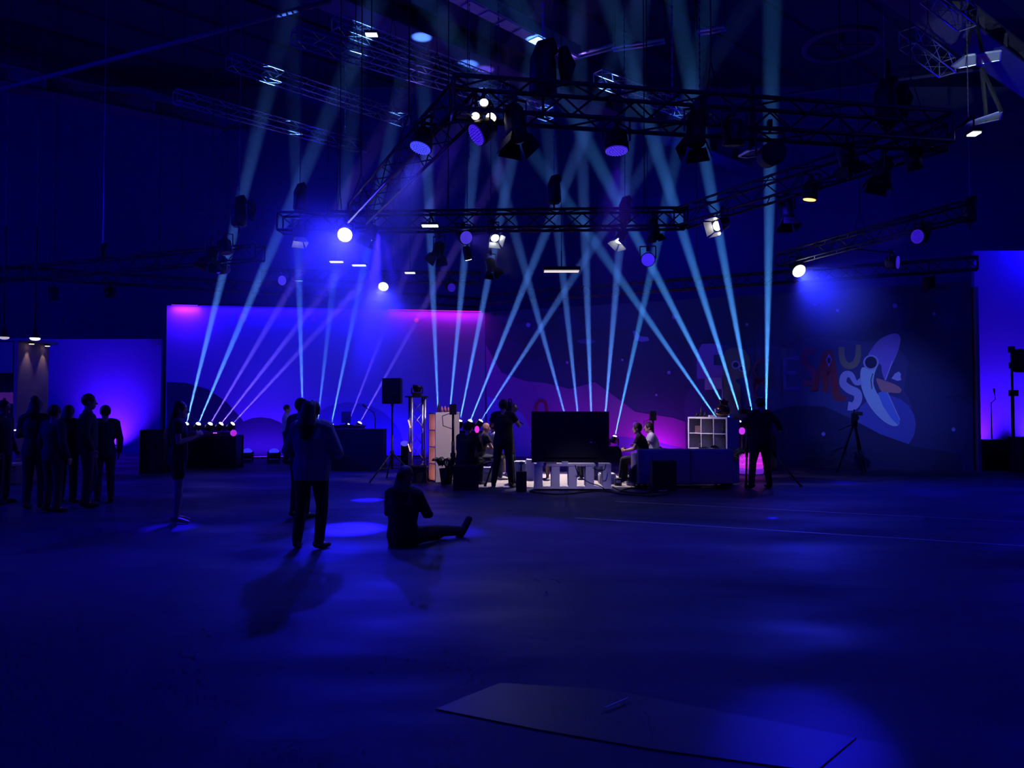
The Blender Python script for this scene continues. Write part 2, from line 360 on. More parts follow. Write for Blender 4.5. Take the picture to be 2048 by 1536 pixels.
pr(WR, smooth([(1753, 757), (1768, 761), (1788, 768), (1800, 775), (1803, 781), (1798, 786), (1780, 785), (1764, 783), (1757, 772)], True), OR, br, 10, 'printed_beak', 'peach-coloured beak')
pr(WR, [(1783, 757), (1790, 747), (1798, 743), (1802, 748), (1801, 754), (1803, 760), (1795, 762)], LI, br, 10, 'printed_letter', 'small lilac letter at the tip')
stroke(WR, [(1073, 826), (1073, 812), (1078, 803), (1086, 802), (1092, 808), (1094, 826)], 6, RE, br, 5, 'printed_arch', 'small red arch printed just left of the television')

# LED battens washing the wall from its top and foot
def batten(name, p, q, col, power, down, label, st=3, thick=.05, spread=180, n=V((0, -1, 0))):
    t = thing(name, label, 'light strip', (p + q) / 2)
    part('housing', MB().bar(p, q, thick, thick), BLACK, t)
    d = V((0, 0, -1 if down else 1)); o = d * (thick * .5 + .006)
    part('lens_strip', MB().bar(p + o, q + o, thick * .7, .012), emat(name + '_glow', col, st), t)
    area('wash', (p + q) / 2 + d * (thick * .5 + .03), d * 1.0 - n * .25, power, col, (q - p).length, .04, t, spread)
    return t
def lp(px, z, off): r = WL(px, 700, off); return V((r.x, r.y, z))
def rp(px, z, off): r = WR(px, 700, off); return V((r.x, r.y, z))
batten('led_batten', lp(345, BH + .03, .16), lp(396, BH + .03, .16), (.10, .006, 1), 45, True, 'short violet light strip at the top left corner of the backdrop', 5, n=NL)
batten('led_batten', lp(400, BH + .03, .16), lp(770, BH + .03, .16), (.02, .002, 1), 55, True, 'long dim violet light strip along the top of the blue backdrop', .8, n=NL)
batten('led_batten', lp(775, BH + .03, .16), lp(962, BH + .03, .16), (.5, .01, .40), 24, True, 'pink light strip at the top right end of the blue backdrop', 2.5, n=NL)
batten('floor_batten', lp(462, .05, .55), lp(600, .05, .55), (.12, .01, 1), 60, False, 'violet floor light strip behind the two dome lights', 2.2, n=NL)
batten('floor_batten', lp(640, .05, .5), lp(850, .05, .5), (.022, .003, 1), 80, False, 'blue-violet floor light strip behind the DJ table', 1, n=NL)
batten('floor_batten', rp(1110, .05, .5), rp(1200, .05, .5), (.28, .008, .5), 34, False, 'magenta floor light strip behind the television', 2, n=NR)
batten('floor_batten', rp(1270, .05, .5), rp(1345, .05, .5), (.42, .01, .5), 40, False, 'pink floor light strip behind the white shelf and sofa', 2, n=NR)

# ---------------------------------------------------------------- trusses
TRL = []
def rig(top, t, big=1.6):
    best = None
    for (p, q) in TRL:
        d = q - p; k = max(0, min(1, (top - p).dot(d) / d.length_squared)); x = p + d * k
        if best is None or (x - top).length < (best - top).length: best = x
    if best is not None and (best - top).length < big: part('bracket_arm', MB().tube([top, best - V((0, 0, .1))], .022, 6), BLACK, t)
    else: part('hanging_wire', MB().tube([top, V((top.x, top.y, 14.58))], .008, 5), BLACK, t)
def truss(name, p, q, label, sz=.29, m=DARKALU, singles=False, hang=(), step=None, r=.025, zc=14.5):
    TRL.append((p, q))
    L = (q - p).length; d = (q - p) / L; a = d.cross(V((0, 0, 1))).normalized(); up = V((0, 0, 1)); h = sz / 2
    t = thing(name, label, 'truss', (p + q) / 2, group='lighting trusses under the roof')
    cs = [a * sx * h + up * sz_ * h for sx, sz_ in ((1, 1), (1, -1), (-1, -1), (-1, 1))]
    for c in cs: part('chord', MB().tube([p + c, q + c], r, 6), m, t)
    n = max(2, int(L / (step or sz * 1.15))); st = L / n; mbs = MB()
    for fi in range(4):
        c0, c1 = cs[fi], cs[(fi + 1) % 4]
        for i in range(n):
            s0, s1 = (c0, c1) if i % 2 == 0 else (c1, c0)
            A_, B_ = p + d * st * i + s0, p + d * st * (i + 1) + s1
            if singles and fi in singles: part('brace', MB().tube([A_, B_], r * .45, 4), m, t)
            else: mbs.tube([A_, B_], r * .45, 4)
    part('bracing', mbs, m, t, kind='stuff')
    for e in (p, q):
        f = MB()
        for k in range(4): f.tube([e + cs[k], e + cs[(k + 1) % 4]], r * .7, 4)
        part('end_frame', f, m, t)
    for hf in hang:
        x = p + d * L * hf
        part('sling', MB().tube([x + cs[0], x + up * .7], .008, 4).tube([x + cs[3], x + up * .7], .008, 4), BLACK, t)
        part('hanging_wire', MB().tube([x + up * .7, V((x.x, x.y, zc))], .01, 5), BLACK, t)
    return t
ZT = 5.35
tp = lambda x, y, z=ZT: atz(x, y, z)
truss('lighting_truss', tp(905, 196), tp(1885, 262), 'nearest black box truss spanning the upper middle and right', .40, DARKALU, (0, 1), (.5, .93), r=.03)
truss('lighting_truss', tp(925, 205), tp(715, 428), 'black truss running back from the near truss on its left end', .35, DARKALU, (2,), (.4, .95))
truss('lighting_truss', tp(560, 446), tp(1372, 437), 'black truss spanning the middle above the television', .35, DARKALU, (0, 1), (.15, .42, .9), r=.028)
truss('lighting_truss', tp(1880, 270), tp(1362, 437), 'black truss running back on the right of the truss frame', .35, DARKALU, (2,), (.3,))
truss('lighting_truss', rp(985, 5.15, .45), rp(1955, 5.15, .45), 'black truss directly above the lettered backdrop', .3, DARKALU, (2,), (.5,))
truss('lighting_truss', tp(520, 505), tp(-40, 553), 'black truss at left crossing in front of the other left one', .35, DARKALU, (), (.25, .7))
truss('lighting_truss', tp(-40, 540), tp(960, 606, 5.3), 'black truss reaching from left edge along the blue backdrop top', .3, DARKALU, (), (.3, .8))
truss('lighting_truss', tp(520, 551), tp(960, 556), 'black truss holding the two far middle wash lights', .3, DARKALU, (), (.3, .6))
truss('lighting_truss', tp(1935, 420), tp(1560, 520), 'black truss above the right part of the lettered backdrop', .3, DARKALU, (), (.5,))
truss('roof_truss', atz(588, 72, 9.5), atz(1100, 228, 9.5), 'silver roof truss with the brightest lit sections, at top centre left', .29, ALU, (0, 1), (.2, .5), r=.02)
truss('roof_truss', atz(458, 122, 9.5), atz(812, 240, 9.5), 'silver roof truss parallel below the brightest one', .29, ALU, (0, 1), (.45,), r=.02)
truss('roof_truss', atz(350, 192, 9.5), atz(730, 296, 9.5), 'silver roof truss lowest of the parallel three at left', .29, ALU, (0, 1), (.2,), r=.02)
truss('roof_truss', atz(1196, 155, 9.5), atz(1420, 240, 9.5), 'silver roof truss lit white at its end, right of centre', .29, ALU, (0, 1), (.4,), r=.02)
truss('roof_truss', atz(670, 45, 10.2), atz(1010, 175, 10.2), 'silver roof truss higher than the brightest one, mostly unlit', .29, ALU, (), (.3,), r=.02)
truss('roof_truss', atz(1815, 75, 9.5), atz(1895, 135, 9.5), 'short silver roof truss at right above the grey tilted panel', .35, ALU, (0, 1), (.5,), r=.016)
truss('roof_truss', atz(1860, -20, 9.5), atz(1935, 40, 9.5), 'short silver roof truss at the top right corner', .35, ALU, (0, 1), (.5,), r=.016)

# ---------------------------------------------------------------- moving heads with beams
LENSW = emat('beam_lens', (.75, .9, 1), 6)
def cone(p, d, L, r0, tana, m, parent, name, seg=16, label=None):
    d = V(d).normalized(); rr = [r0, r0 + tana * L]
    o = part(name, MB().tube([p, p + d * L], rr, seg), m, parent, label); return o
def moving_head(base, up, d0, t, col, power, label, group, z_on):
    b0 = at(*base, d0); r = ray(*up); s = (d0 - t * (CZ - b0.z)) / (r.y + t * r.z)
    p1 = V((0, 0, CZ)) + r * s; d = (p1 - b0).normalized()
    rt = thing('moving_head_light', label, 'stage light', (b0.x, b0.y, z_on), group)
    hc = b0 - d * .13
    part('base', MB().box((hc.x, hc.y, z_on + .035), (.26, .24, .07)), BLACKP, rt)
    part('yoke', MB().box((hc.x - .12, hc.y, (z_on + .12 + hc.z) / 2 + .02), (.03, .09, hc.z - z_on - .06)).box((hc.x + .12, hc.y, (z_on + .12 + hc.z) / 2 + .02), (.03, .09, hc.z - z_on - .06)).box((hc.x, hc.y, z_on + .078), (.26, .09, .02)), BLACKP, rt)
    part('head', MB().tube([hc - d * .09, hc - d * .085, hc - d * .06, hc + d * .04, hc + d * .12], [.004, .06, .095, .095, .07], 14, caps=False), BLACKP, rt)
    part('lens', MB().tube([b0 - d * .02, b0 + d * .004, b0 + d * .012], [.062, .055, .026], 14, caps=False), LENSW, rt)     # hollow: the lamp sits behind it
    L = (14.4 - b0.z) / d.z - .2; a = 1.5
    single('light_beam', MB().tube([b0 + d * .015, b0 + d * (L - .05)], [.035, .04 + math.tan(R(a)) * L], 16), beam_haze(d, L), 'light beam of the ' + label, 'light beam', group.replace('moving heads', 'light beams'), loc=b0)
    spot('beam_light', b0 - d * .165, d, power, col, R(2 * a + .2), .8, .014, rt)
    return rt
CW, PU, CY = (.09, .27, 1), (.19, .11, 1), (.07, .32, 1)
BP = 120000
G1, G2, G3, G4, G5 = ['moving heads in the %s' % s for s in ('row on the left flight cases', 'row by the DJ table', 'row behind the left shelf', 'row behind the television', 'row behind the right shelf')]
nm = ['first', 'second', 'third', 'fourth', 'fifth']
for i, (bx, uy, t, c, k) in enumerate(((373, (448, 540), .30, CW, 1), (397, (560, 460), .37, CW, .9), (421, (540, 646), .28, PU, .45), (443, (593, 655), .12, PU, .5), (466, (643, 655), .08, PU, .4))):
    moving_head((bx, 847), uy, 20.5, t, c, BP * k, nm[i] + ' moving head from the left on the left flight cases', G1, .86)
for i, (b0, uy, t, c, k) in enumerate((((606, 850), (600, 634), .05, CW, .8), ((635, 848), (656, 663), .5, CW, .4), ((663, 848), (704, 649), .12, CW, .8), ((696, 848), (742, 728), .1, PU, .28), ((720, 845), (772, 751), .1, PU, .4))):
    moving_head(b0, uy, 21.9, t, c, BP * k, nm[i] + ' moving head from the left in the DJ table row', G2, .78)
for i, (b0, uy, t, c, k) in enumerate((((877, 841), (867, 614), .2, CW, .8), ((898, 841), (917, 644), .2, CW, .8), ((920, 841), (964, 620), .20, CW, .8), ((941, 841), (1055, 556), .29, CW, .8), ((962, 841), (1084, 652), .1, CW, .6))):
    moving_head(b0, uy, 21, t, c, BP * k, nm[i] + ' moving head from the left behind the left shelf', G3, .88)
for i, (b0, uy, t, c, k) in enumerate((((1141, 870), (1081, 652), .2, CW, .7), ((1160, 871), (1128, 570), .25, CW, .7), ((1184, 872), (1173, 556), .2, CW, .9), ((1207, 872), (1233, 567), .2, CW, 1), ((1230, 872), (1280, 644), .1, CY, .8))):
    moving_head(b0, uy, 22.6, t, c, BP * k, nm[i] + ' moving head from the left behind the television', G4, .38)
for i, (b0, uy, t, c, k) in enumerate((((1437, 841), (1239, 556), .25, CY, .8), ((1461, 839), (1348, 620), .2, CY, 1.1), ((1484, 841), (1437, 692), .3, CY, 1.2), ((1507, 840), (1440, 480), .2, CY, 1.2), ((1532, 840), (1538, 453), .25, CY, 1.2))):
    moving_head(b0, uy, 19.6 if i > 0 else 20, t, c, BP * k, nm[i] + ' moving head from the left behind the right shelf', G5, .9)

# ---------------------------------------------------------------- flight cases
CASEM = mat('case_laminate', (.02, .02, .025), .45, 0, .1)
def flight_case(c, sx, sy, z0, z1, label, rot=0, group=None):
    t = thing('flight_case', label, 'case', (c[0], c[1], z0), group); M = MX.Rotation(R(rot), 3, 'Z'); C3 = V((c[0], c[1], (z0 + z1) / 2)); h = z1 - z0
    part('shell', MB().box(C3, (sx - .02, sy - .02, h - .02), M), CASEM, t)
    e = MB()
    for x in (-1, 1):
        for y in (-1, 1): e.box(C3 + M @ V((x * sx / 2, y * sy / 2, 0)), (.03, .03, h), M)
        for z in (-1, 1): e.box(C3 + M @ V((x * sx / 2, 0, z * h / 2 * .98)), (.03, sy, .03), M)
    for y in (-1, 1):
        for z in (-1, 1): e.box(C3 + M @ V((0, y * sy / 2, z * h / 2 * .98)), (sx, .03, .03), M)
    part('edge_rails', e, DARKALU, t)
    part('latch', MB().box(C3 + M @ V((0, -sy / 2 - .008, h * .15)), (.12, .02, .1), M), DARKALU, t)
    return t
for (px0, px1, d, ztop, lb) in ((368, 424, 20.5, .86, 'dark flight case under the first left moving heads'), (426, 478, 20.5, .86, 'dark flight case under the right end of the left moving heads'),
                                (590, 732, 21.9, .78, 'dark flight case behind the couple, under two moving heads'), (866, 922, 21, .88, 'dark flight case behind the left shelf'), (924, 974, 21, .88, 'dark flight case behind the seated camera operator'),
                                (1426, 1472, 19.8, .9, 'dark flight case behind the right shelf, left one'), (1474, 1545, 19.8, .9, 'dark flight case behind the standing camera operator')):
    a, c = at(px0, 900, d), at(px1, 900, d); flight_case(((a.x + c.x) / 2, d + .02), c.x - a.x, .55, 0, ztop, lb)
a, c = at(1130, 900, 22.6), at(1240, 900, 22.6); flight_case(((a.x + c.x) / 2, 22.6), c.x - a.x, .5, 0, .38, 'low dark flight case behind the television')
PINK = emat('pink_indicator', (.9, .1, .9), 2.5)
a = at(467, 866, 20.15)
t = thing('round_lamp', 'small round magenta lamp on the right of left flight cases', 'lamp', a)
part('lens', MB().ball(a, (.085, .05, .085)), emat('magenta_lens', (.55, .03, .8), .8), t); part('bracket', MB().box(a + V((-.06, .06, -.02)), (.16, .03, .05)), BLACK, t)
for k, x in enumerate((366, 397, 425)):
    a = at(x + 3, 866, 20.2); single('indicator_lights', MB().box(a, (.03, .02, .02)).box(a + V((.055, 0, 0)), (.03, .02, .02)), PINK, nm[k] + ' pair of tiny pink indicator lights from the left on the left case', 'light')

# ---------------------------------------------------------------- wash lights (LED pars)
def par(px, py, z, d3, dia, col, st, label, power, ang=60, hz=4.0, hzang=None, leds=True, ztruss=None, body=BLACK, hd=.12):
    c = atz(px, py, z); d = V(d3).normalized(); Mx = aim(d)
    t = thing('wash_light', label, 'stage light', c, 'round LED wash lights on the trusses')
    r = dia / 2
    part('housing', MB().tube([c - d * .24, c - d * .20, c - d * .04, c + d * .03], [r * .55, r * .9, r * 1.08, r * 1.12], 18, caps=True), body, t)
    ln = part('lens', MB().tube([c + d * .031, c + d * .045], [r, r * .96], 20), emat('wash_lens', (1, 1, 1) if st > 4 else col, (st * .25 if leds else st)), t)
    if leds:
        mb = MB(); ex, ey = Mx.col[0], Mx.col[1]
        for ring, n in ((0, 1), (.25, 6), (.5, 12), (.75, 18), (.93, 24)):
            for k in range(n):
                an = 2 * math.pi * k / n; q = c + d * .046 + ex * math.cos(an) * r * ring + ey * math.sin(an) * r * ring
                mb.tube([q, q + d * .004], r * .055, 6)
        part('led_array', mb, emat('led_dots', tuple(min(1, x + .07) for x in col), st * .3), ln, kind='stuff')
    zt = ztruss or ZT - .1
    side = d.cross(V((0, 0, 1)));  side = V((1, 0, 0)) if side.length < .2 else side.normalized()
    top = c - d * .1 + V((0, 0, r * 1.5 + .06))
    part('yoke', MB().bar(c - d * .1 + side * r * 1.2, top + side * r * 1.2, .02, .05).bar(c - d * .1 - side * r * 1.2, top - side * r * 1.2, .02, .05).bar(top + side * r * 1.2, top - side * r * 1.2, .05, .02), BLACK, t)
    part('clamp', MB().tube([top, V((top.x, top.y, zt + .05))], .02, 6).box((top.x, top.y, zt + .02), (.06, .08, .12)), BLACK, t)
    rig(V((top.x, top.y, zt)), t)
    if power:
        p = c + d * .08
        if hz:
            ha = R((hzang or ang) / 2); mm = wash_haze(d, hz, ha, hd); L_ = hz * math.cos(ha) * 1.02
            single('lit_haze', MB().tube([c + d * .05, c + d * L_], [r * .9, math.tan(ha) * L_ + r * .5], 24), mm, 'glow in the haze under the ' + label, 'haze', loc=c)['kind'] = 'stuff'
        spot('wash_spot', p, d, power, col, R(ang), 1.0, r * .8, t)
    return t
BL, VI = (.02, .01, 1), (.06, .006, 1)
par(842, 291, 4.95, (-.25, -.25, -1), .27, (.05, .06, 1), 3.0, 'blue LED wash light left of centre under the near truss', 500, 62, 3.2, 50)
par(957, 267, 4.95, (-.75, -.35, -.6), .27, VI, 1.8, 'violet LED wash light tilted left beside the white-lit lamps', 250, 50, 2.5, 44)
par(1233, 296, 4.95, (.0, -.1, -1), .29, (.07, .02, 1), 2.2, 'blue-violet LED wash light hanging straight down under the near truss', 450, 55, 3.2, 44)
par(690, 469, 5.0, (.10, -1, -.50), .28, (.012, .012, 1), 8, 'blazing white round wash light facing the camera, left', 2600, 80, 5.2, 76, False, hd=.42)
par(767, 572, 5.0, (.0, -.9, -.75), .27, (.012, .012, 1), 8, 'blazing white round wash light facing the camera, low middle left', 3200, 84, 5.5, 80, False, hd=.8)
par(1597, 541, 5.0, (.15, -.9, -.62), .32, (.012, .02, 1), 8, 'blazing white round wash light above the cartoon lettering', 1900, 84, 3.4, 78, False, hd=.34)
par(931, 475, 5.0, (.55, -1, -.35), .26, (.10, .05, 1), 2.0, 'violet LED wash light left of the white barn-door spotlight', 150, 46, 2.2)
par(902, 575, 5.0, (.6, -1, -.25), .24, VI, 1.0, 'dim violet wash light lowest above the pink end of the backdrop', 0)
par(440, 538, 5.0, (-.9, -1, -.1), .24, VI, 1.4, 'violet wash light edge-on at the left group of lamps', 40, 40, 1.5)
par(566, 561, 5.0, (-.4, -1, -.15), .26, (.10, .05, 1), 1.8, 'violet LED wash light above the left part of blue backdrop', 100, 46, 2.0)
par(1296, 519, 5.0, (-.15, -1, -.4), .30, (.05, .02, 1), .9, 'deep blue round wash light below the right end of the middle truss', 60, 46, 1.6, None, False)
par(1837, 473, 5.0, (-1, -.5, -.15), .28, VI, 1.3, 'violet wash light highest on the right above the backdrop', 60, 50, 2)
par(1792, 525, 5.0, (.95, -.8, -.1), .30, VI, 1.3, 'violet wash light lower right, just above backdrop truss', 60, 50, 2)

# ---------------------------------------------------------------- theatre spotlights with barn doors
LITDOOR = mat('lit_barn_door', (.85, .85, .85), .35, .3)
def fresnel(px, py, z, d3, dia, col, st, label, power=0, barn=True, ztruss=None, ang=45, glow=0, L=.3):
    c = atz(px, py, z); d = V(d3).normalized(); Mx = aim(d); r = dia / 2; ex, ey = Mx.col[0].copy(), Mx.col[1].copy()
    t = thing('theatre_spotlight', label, 'spotlight', c, 'theatre spotlights on the trusses')
    part('housing', MB().tube([c - d * L, c - d * (L * .85), c - d * .08, c], [r * .6, r * .95, r, r * 1.05], 16), BLACK, t)
    part('lens', MB().tube([c + d * .001, c + d * .012], [r * .82, r * .78], 16), emat('spot_lens', col, st) if st else BLACKP, t)
    if barn:
        for k, (e, s) in enumerate(((ex, 1), (ex, -1), (ey, 1), (ey, -1))):
            o = ey if e is ex else ex; h = r * 1.0; q0 = c + e * s * r; q1 = q0 + d * h * 1.25 + e * s * h * .55
            part('barn_door', MB().prism([q0 - o * r * .9, q0 + o * r * .9, q1 + o * r * 1.25, q1 - o * r * 1.25], e * s * .006), LITDOOR if st > 1.5 else BLACK, t)  # pale doors on lit lamps, black on unlit: lit look in the colour
    zt = ztruss or ZT - .1
    side = d.cross(V((0, 0, 1)));  side = V((1, 0, 0)) if side.length < .2 else side.normalized(); m_ = c - d * L * .5; top = m_ + V((0, 0, r + .14))
    part('yoke', MB().bar(m_ + side * r * 1.2, top + side * r * 1.2, .015, .04).bar(m_ - side * r * 1.2, top - side * r * 1.2, .015, .04).bar(top + side * r * 1.2, top - side * r * 1.2, .04, .015), BLACK, t)
    part('clamp', MB().tube([top, V((top.x, top.y, zt + .05))], .018, 6).box((top.x, top.y, zt + .02), (.05, .08, .12)), BLACK, t)
    rig(V((top.x, top.y, zt)), t)
    if power: spot('spot', c + d * .03, d, power, col, R(ang), .8, r * .6, t)
    return t
NW = (1, .93, .88)
fresnel(990, 476, 4.95, (.3, -.75, -.8), .2, (.9, .95, 1), 5, 'white-lit barn-door spotlight left of the crossing beams', 60, ang=70)
fresnel(1238, 482, 4.95, (-.5, -.35, -1), .2, (.9, .95, 1), 4, 'white-lit barn-door spotlight below right end of the middle truss', 60, ang=70)
fresnel(937, 519, 4.9, (.2, .3, -1), .18, (.85, .9, 1), 3, 'small white-lit spotlight under the middle truss with glowing edge', 0, False)
fresnel(1434, 452, 4.95, (-.8, -.5, -.35), .22, (1, .95, .85), 4, 'warm white spotlight tilted left beside the right beams', 60, ang=60)
fresnel(1619, 399, 4.95, (-.15, .1, -1), .24, (1, .42, .12), 3.0, 'orange-lit spotlight hanging from the right truss', 30, False, ang=60)
fresnel(738, 478, 4.95, (-.4, .1, -1), .26, (.7, .75, 1), .6, 'barn-door spotlight beside the blazing left wash light', 0)
fresnel(598, 478, 4.95, (.1, -.2, -1), .2, (.85, .9, 1), 3, 'white-lit spotlight hanging left of the blazing wash light', 0)
fresnel(1034, 275, 4.8, (.12, -.2, -1), .26, NW, 0, 'big black unlit spotlight under the near truss, left of centre', 0, True, L=.42)
fresnel(1390, 285, 4.8, (-.15, -.3, -1), .24, (1, .9, .85), 0, 'big black barn-door spotlight under the near truss, centre right', 0, True, L=.4)
fresnel(1467, 290, 4.85, (0, .15, -1), .26, NW, 0, 'black spotlight beside the round dark lamp under the near truss', 0, False)
fresnel(1549, 305, 4.85, (0, -1, -.12), .30, NW, 0, 'round black lamp face-on under the near truss', 0, False, L=.35)
fresnel(1575, 440, 4.85, (0, -.2, -1), .24, NW, 0, 'black barn-door spotlight below the right truss', 0, True, L=.4)
fresnel(1700, 330, 4.9, (.4, .1, -1), .24, NW, 0, 'black spotlight on the right truss, upper one', 0, True)
fresnel(1760, 360, 4.9, (-.3, .1, -1), .26, NW, 0, 'black spotlight on the right truss near its near end', 0, True)
fresnel(1830, 340, 4.9, (.2, .1, -1), .22, NW, 0, 'black spotlight under the right corner of the truss frame', 0, False)
fresnel(985, 540, 4.85, (.3, -.3, -1), .24, NW, 0, 'black barn-door spotlight below the white-lit one', 0, True)
fresnel(875, 510, 4.85, (-.2, -.3, -1), .26, NW, 0, 'black spotlight in the blue haze beside the pink backdrop end', 0, True)
fresnel(420, 520, 4.85, (-.1, -.3, -1), .3, NW, 0, 'black barn-door spotlight in the left lamp group', 0, True)
fresnel(452, 505, 4.95, (.2, -.2, -1), .28, NW, 0, 'black spotlight highest in the left lamp group', 0, False)
fresnel(108, 600, 4.9, (0, .2, -1), .26, NW, 0, 'black spotlight under the left truss, near the edge', 0, False, L=.4)
fresnel(222, 595, 4.9, (0, .2, -1), .3, NW, 0, 'black spotlight under the left truss, right one', 0, False)
fresnel(1310, 470, 4.9, (.2, .1, -1), .2, NW, 0, 'small dark spotlight under the right end of middle truss', 0, True)
fresnel(1855, 555, 4.9, (-.3, -.1, 1), .3, NW, 0, 'black lamp standing up above the right end of backdrop truss', 0, False)
# LED panel lamps lit white, edge-on
for (x, y, wd, lb) in ((860, 452, .34, 'flat white-lit lamp panel under the middle truss'), (673, 524, .34, 'flat white-lit panel above the pink-tinted backdrop, left'), (718, 531, .36, 'flat dim-lit panel right of the similar white one'), (820, 546, .28, 'flat lamp panel nearest the low blazing light'), (743, 70, .26, 'flat white-lit lamp under the roof at top left'),
                    (1948, 268, .13, 'small white-lit lamp at right beneath the grey wing panel')):
    z = 9.2 if y < 100 else (5.1 if y > 400 else 5.3); a = atz(x, y, z)
    t = thing('panel_lamp', lb, 'lamp', a)
    part('housing', MB().box(a + V((0, 0, .03)), (wd, .2, .04)), BLACK, t)
    mb = MB()
    for k in range(6): mb.box(a + V(((k - 2.5) * wd / 6.5, 0, 0)), (wd / 8, .14, .02))
    part('led_strip', mb, emat('panel_led', (.85, .95, 1), 2.2), t)
    part('hanger', MB().tube([a + V((0, 0, .05)), a + V((0, 0, .9 if y < 100 else .25))], .012, 5), BLACK, t)
    rig(a + V((0, 0, .9 if y < 100 else .25)), t, .9)
# warm-white twin lamps at the near truss left end
for (x, y, s, lb) in ((951, 232, .10, 'left small glaring white lamp at near truss left end'), (982, 235, .13, 'larger glaring warm-white lamp at near truss left end'), (968, 205, .1, 'upper small glaring lamp at near truss left end')):
    a = atz(x, y, 5.15); t = thing('small_spotlight', lb, 'lamp', a, 'small lamps at the near truss left end')
    part('housing', MB().tube([a + V((.05, .15, .05)), a + V((0, .02, .0))], [.04, s * .55], 12), BLACK, t)
    part('lens', MB().ball(a, (s * .5, .02, s * .45)), emat('warm_lens', (1, .92, .78), 5), t)
    part('bracket', MB().bar(a + V((0, .1, 0)), a + V((0, .1, .2)), .02), BLACK, t); rig(a + V((0, .1, .2)), t)
# chain hoists
def hoist(px, py, z, label, s=1.0):
    a = atz(px, py, z); t = thing('chain_hoist', label, 'hoist', a)
    part('motor_body', MB().tube([a + V((0, 0, -.22 * s)), a + V((0, 0, -.18 * s)), a + V((0, 0, .15 * s)), a + V((.03, 0, .26 * s)), a + V((.12 * s, 0, .3 * s))], [.1 * s, .14 * s, .13 * s, .11 * s, .08 * s], 12), BLACK, t)
    if s > 1.1: part('chain_bag', MB().tube([a + V((.2 * s, 0, .27 * s)), a + V((.24 * s, 0, .1 * s)), a + V((.22 * s, 0, -.1 * s))], [.05 * s, .09 * s, .04 * s], 10), CLOTHB, t)
    part('hook', MB().tube([a + V((0, 0, -.22 * s)), a + V((0, 0, -.36 * s))], .018, 6), BLACK, t)
    mb = MB(); z0 = a.z + .28 * s
    k = 0
    while z0 + k * .06 < 14.45:
        mb.box((a.x, a.y, z0 + k * .06), (.022, .008, .055) if k % 2 else (.008, .022, .055)); k += 1
    part('chain', mb, STEEL, t, kind='stuff')
hoist(1086, 150, 5.9, 'big black hoist with chain above near truss, centre', 1.3)
hoist(1108, 385, 5.85, 'white-lit chain hoist above the middle truss')
hoist(600, 400, 5.85, 'black hoist with thin wire above the left end of middle truss')
hoist(1250, 425, 5.75, 'dark hoist on the right part of middle truss')
hoist(1770, 215, 5.85, 'dark hoist near the right end of the near truss', 1.2)
hoist(1400, 225, 5.75, 'dark hoist over the near truss under forked slings', .7)
hoist(205, 510, 5.75, 'dark hoist above the left trusses', .9)
hoist(478, 430, 5.85, 'dark hoist above the left lamp group', 1.2)
hoist(1940, 425, 5.85, 'dark hoist at the right above the violet wash lights', 1)
for (x, y0, z0, lb) in ((690, 262, 8.2, 'free hanging chain under the silver roof trusses'), (997, 268, 7.0, 'chain hanging beside the big unlit spotlight'), (938, 320, 7.2, 'thin chain left of the big unlit spotlight'), (1345, 245, 6.2, 'thin wire crossing the near truss right of centre')):
    a = atz(x, y0, z0); mb = MB(); k = 0
    while z0 + k * .07 < 14.45: mb.box((a.x, a.y, z0 + k * .07), (.03, .01, .06) if k % 2 else (.01, .03, .06)); k += 1
    o = single('hanging_chain', mb, STEEL, lb, 'chain'); o['kind'] = 'stuff'
# grey wing panels under the roof, right
GP = mat('wing_panel', (.55, .62, .62), .6)
for (pts, z, lb) in ((((1903, 132), (1930, 112), (2002, 102), (2000, 120), (1918, 136)), 9.4, 'grey ceiling panel with dark struts, upper right'), (((1925, 250), (2003, 224), (2000, 238), (1935, 252)), 7.0, 'long grey wing-shaped panel at right'), (((1478, 312), (1500, 300), (1527, 294), (1527, 308), (1495, 314)), 5.2, 'grey wing-shaped panel beside the round dark lamp'), (((1752, 246), (1772, 252), (1800, 262), (1790, 264), (1765, 260)), 5.6, 'small grey lit panel near the truss corner at right')):
    P = [atz(x, y, z) for x, y in pts]; c = sum(P, V((0, 0, 0))) / len(P)
    t = thing('wing_panel', lb, 'panel', c)
    part('sheet', MB().prism(P, (0, 0, .03)), GP, t)
    e = MB()
    for i in range(len(P)): e.tube([P[i], P[(i + 1) % len(P)]], .02, 5)
    part('rim', e, ALU, t); part('strut', MB().bar(P[0] * .35 + P[2] * .65, c + V((0, 0, 1.0)), .05).bar(P[1], c + V((0, 0, 1.0)), .05), BLACK, t)
t = thing('roof_ring', 'faint ring-shaped roof fitting at upper right', 'fitting', atz(1682, 90, 11.5))
c = atz(1682, 90, 11.5)
part('ring', MB().tube([c + V((.95 * math.cos(R(a)), .95 * math.sin(R(a)), 0)) for a in range(0, 361, 15)], .08, 8), GM, t)
part('stem', MB().tube([c + V((0, 0, .5)), c + V((0, 0, -.1))], .1, 8).bar(c + V((-.95, 0, 0)), c + V((.95, 0, 0)), .05), GM, t)

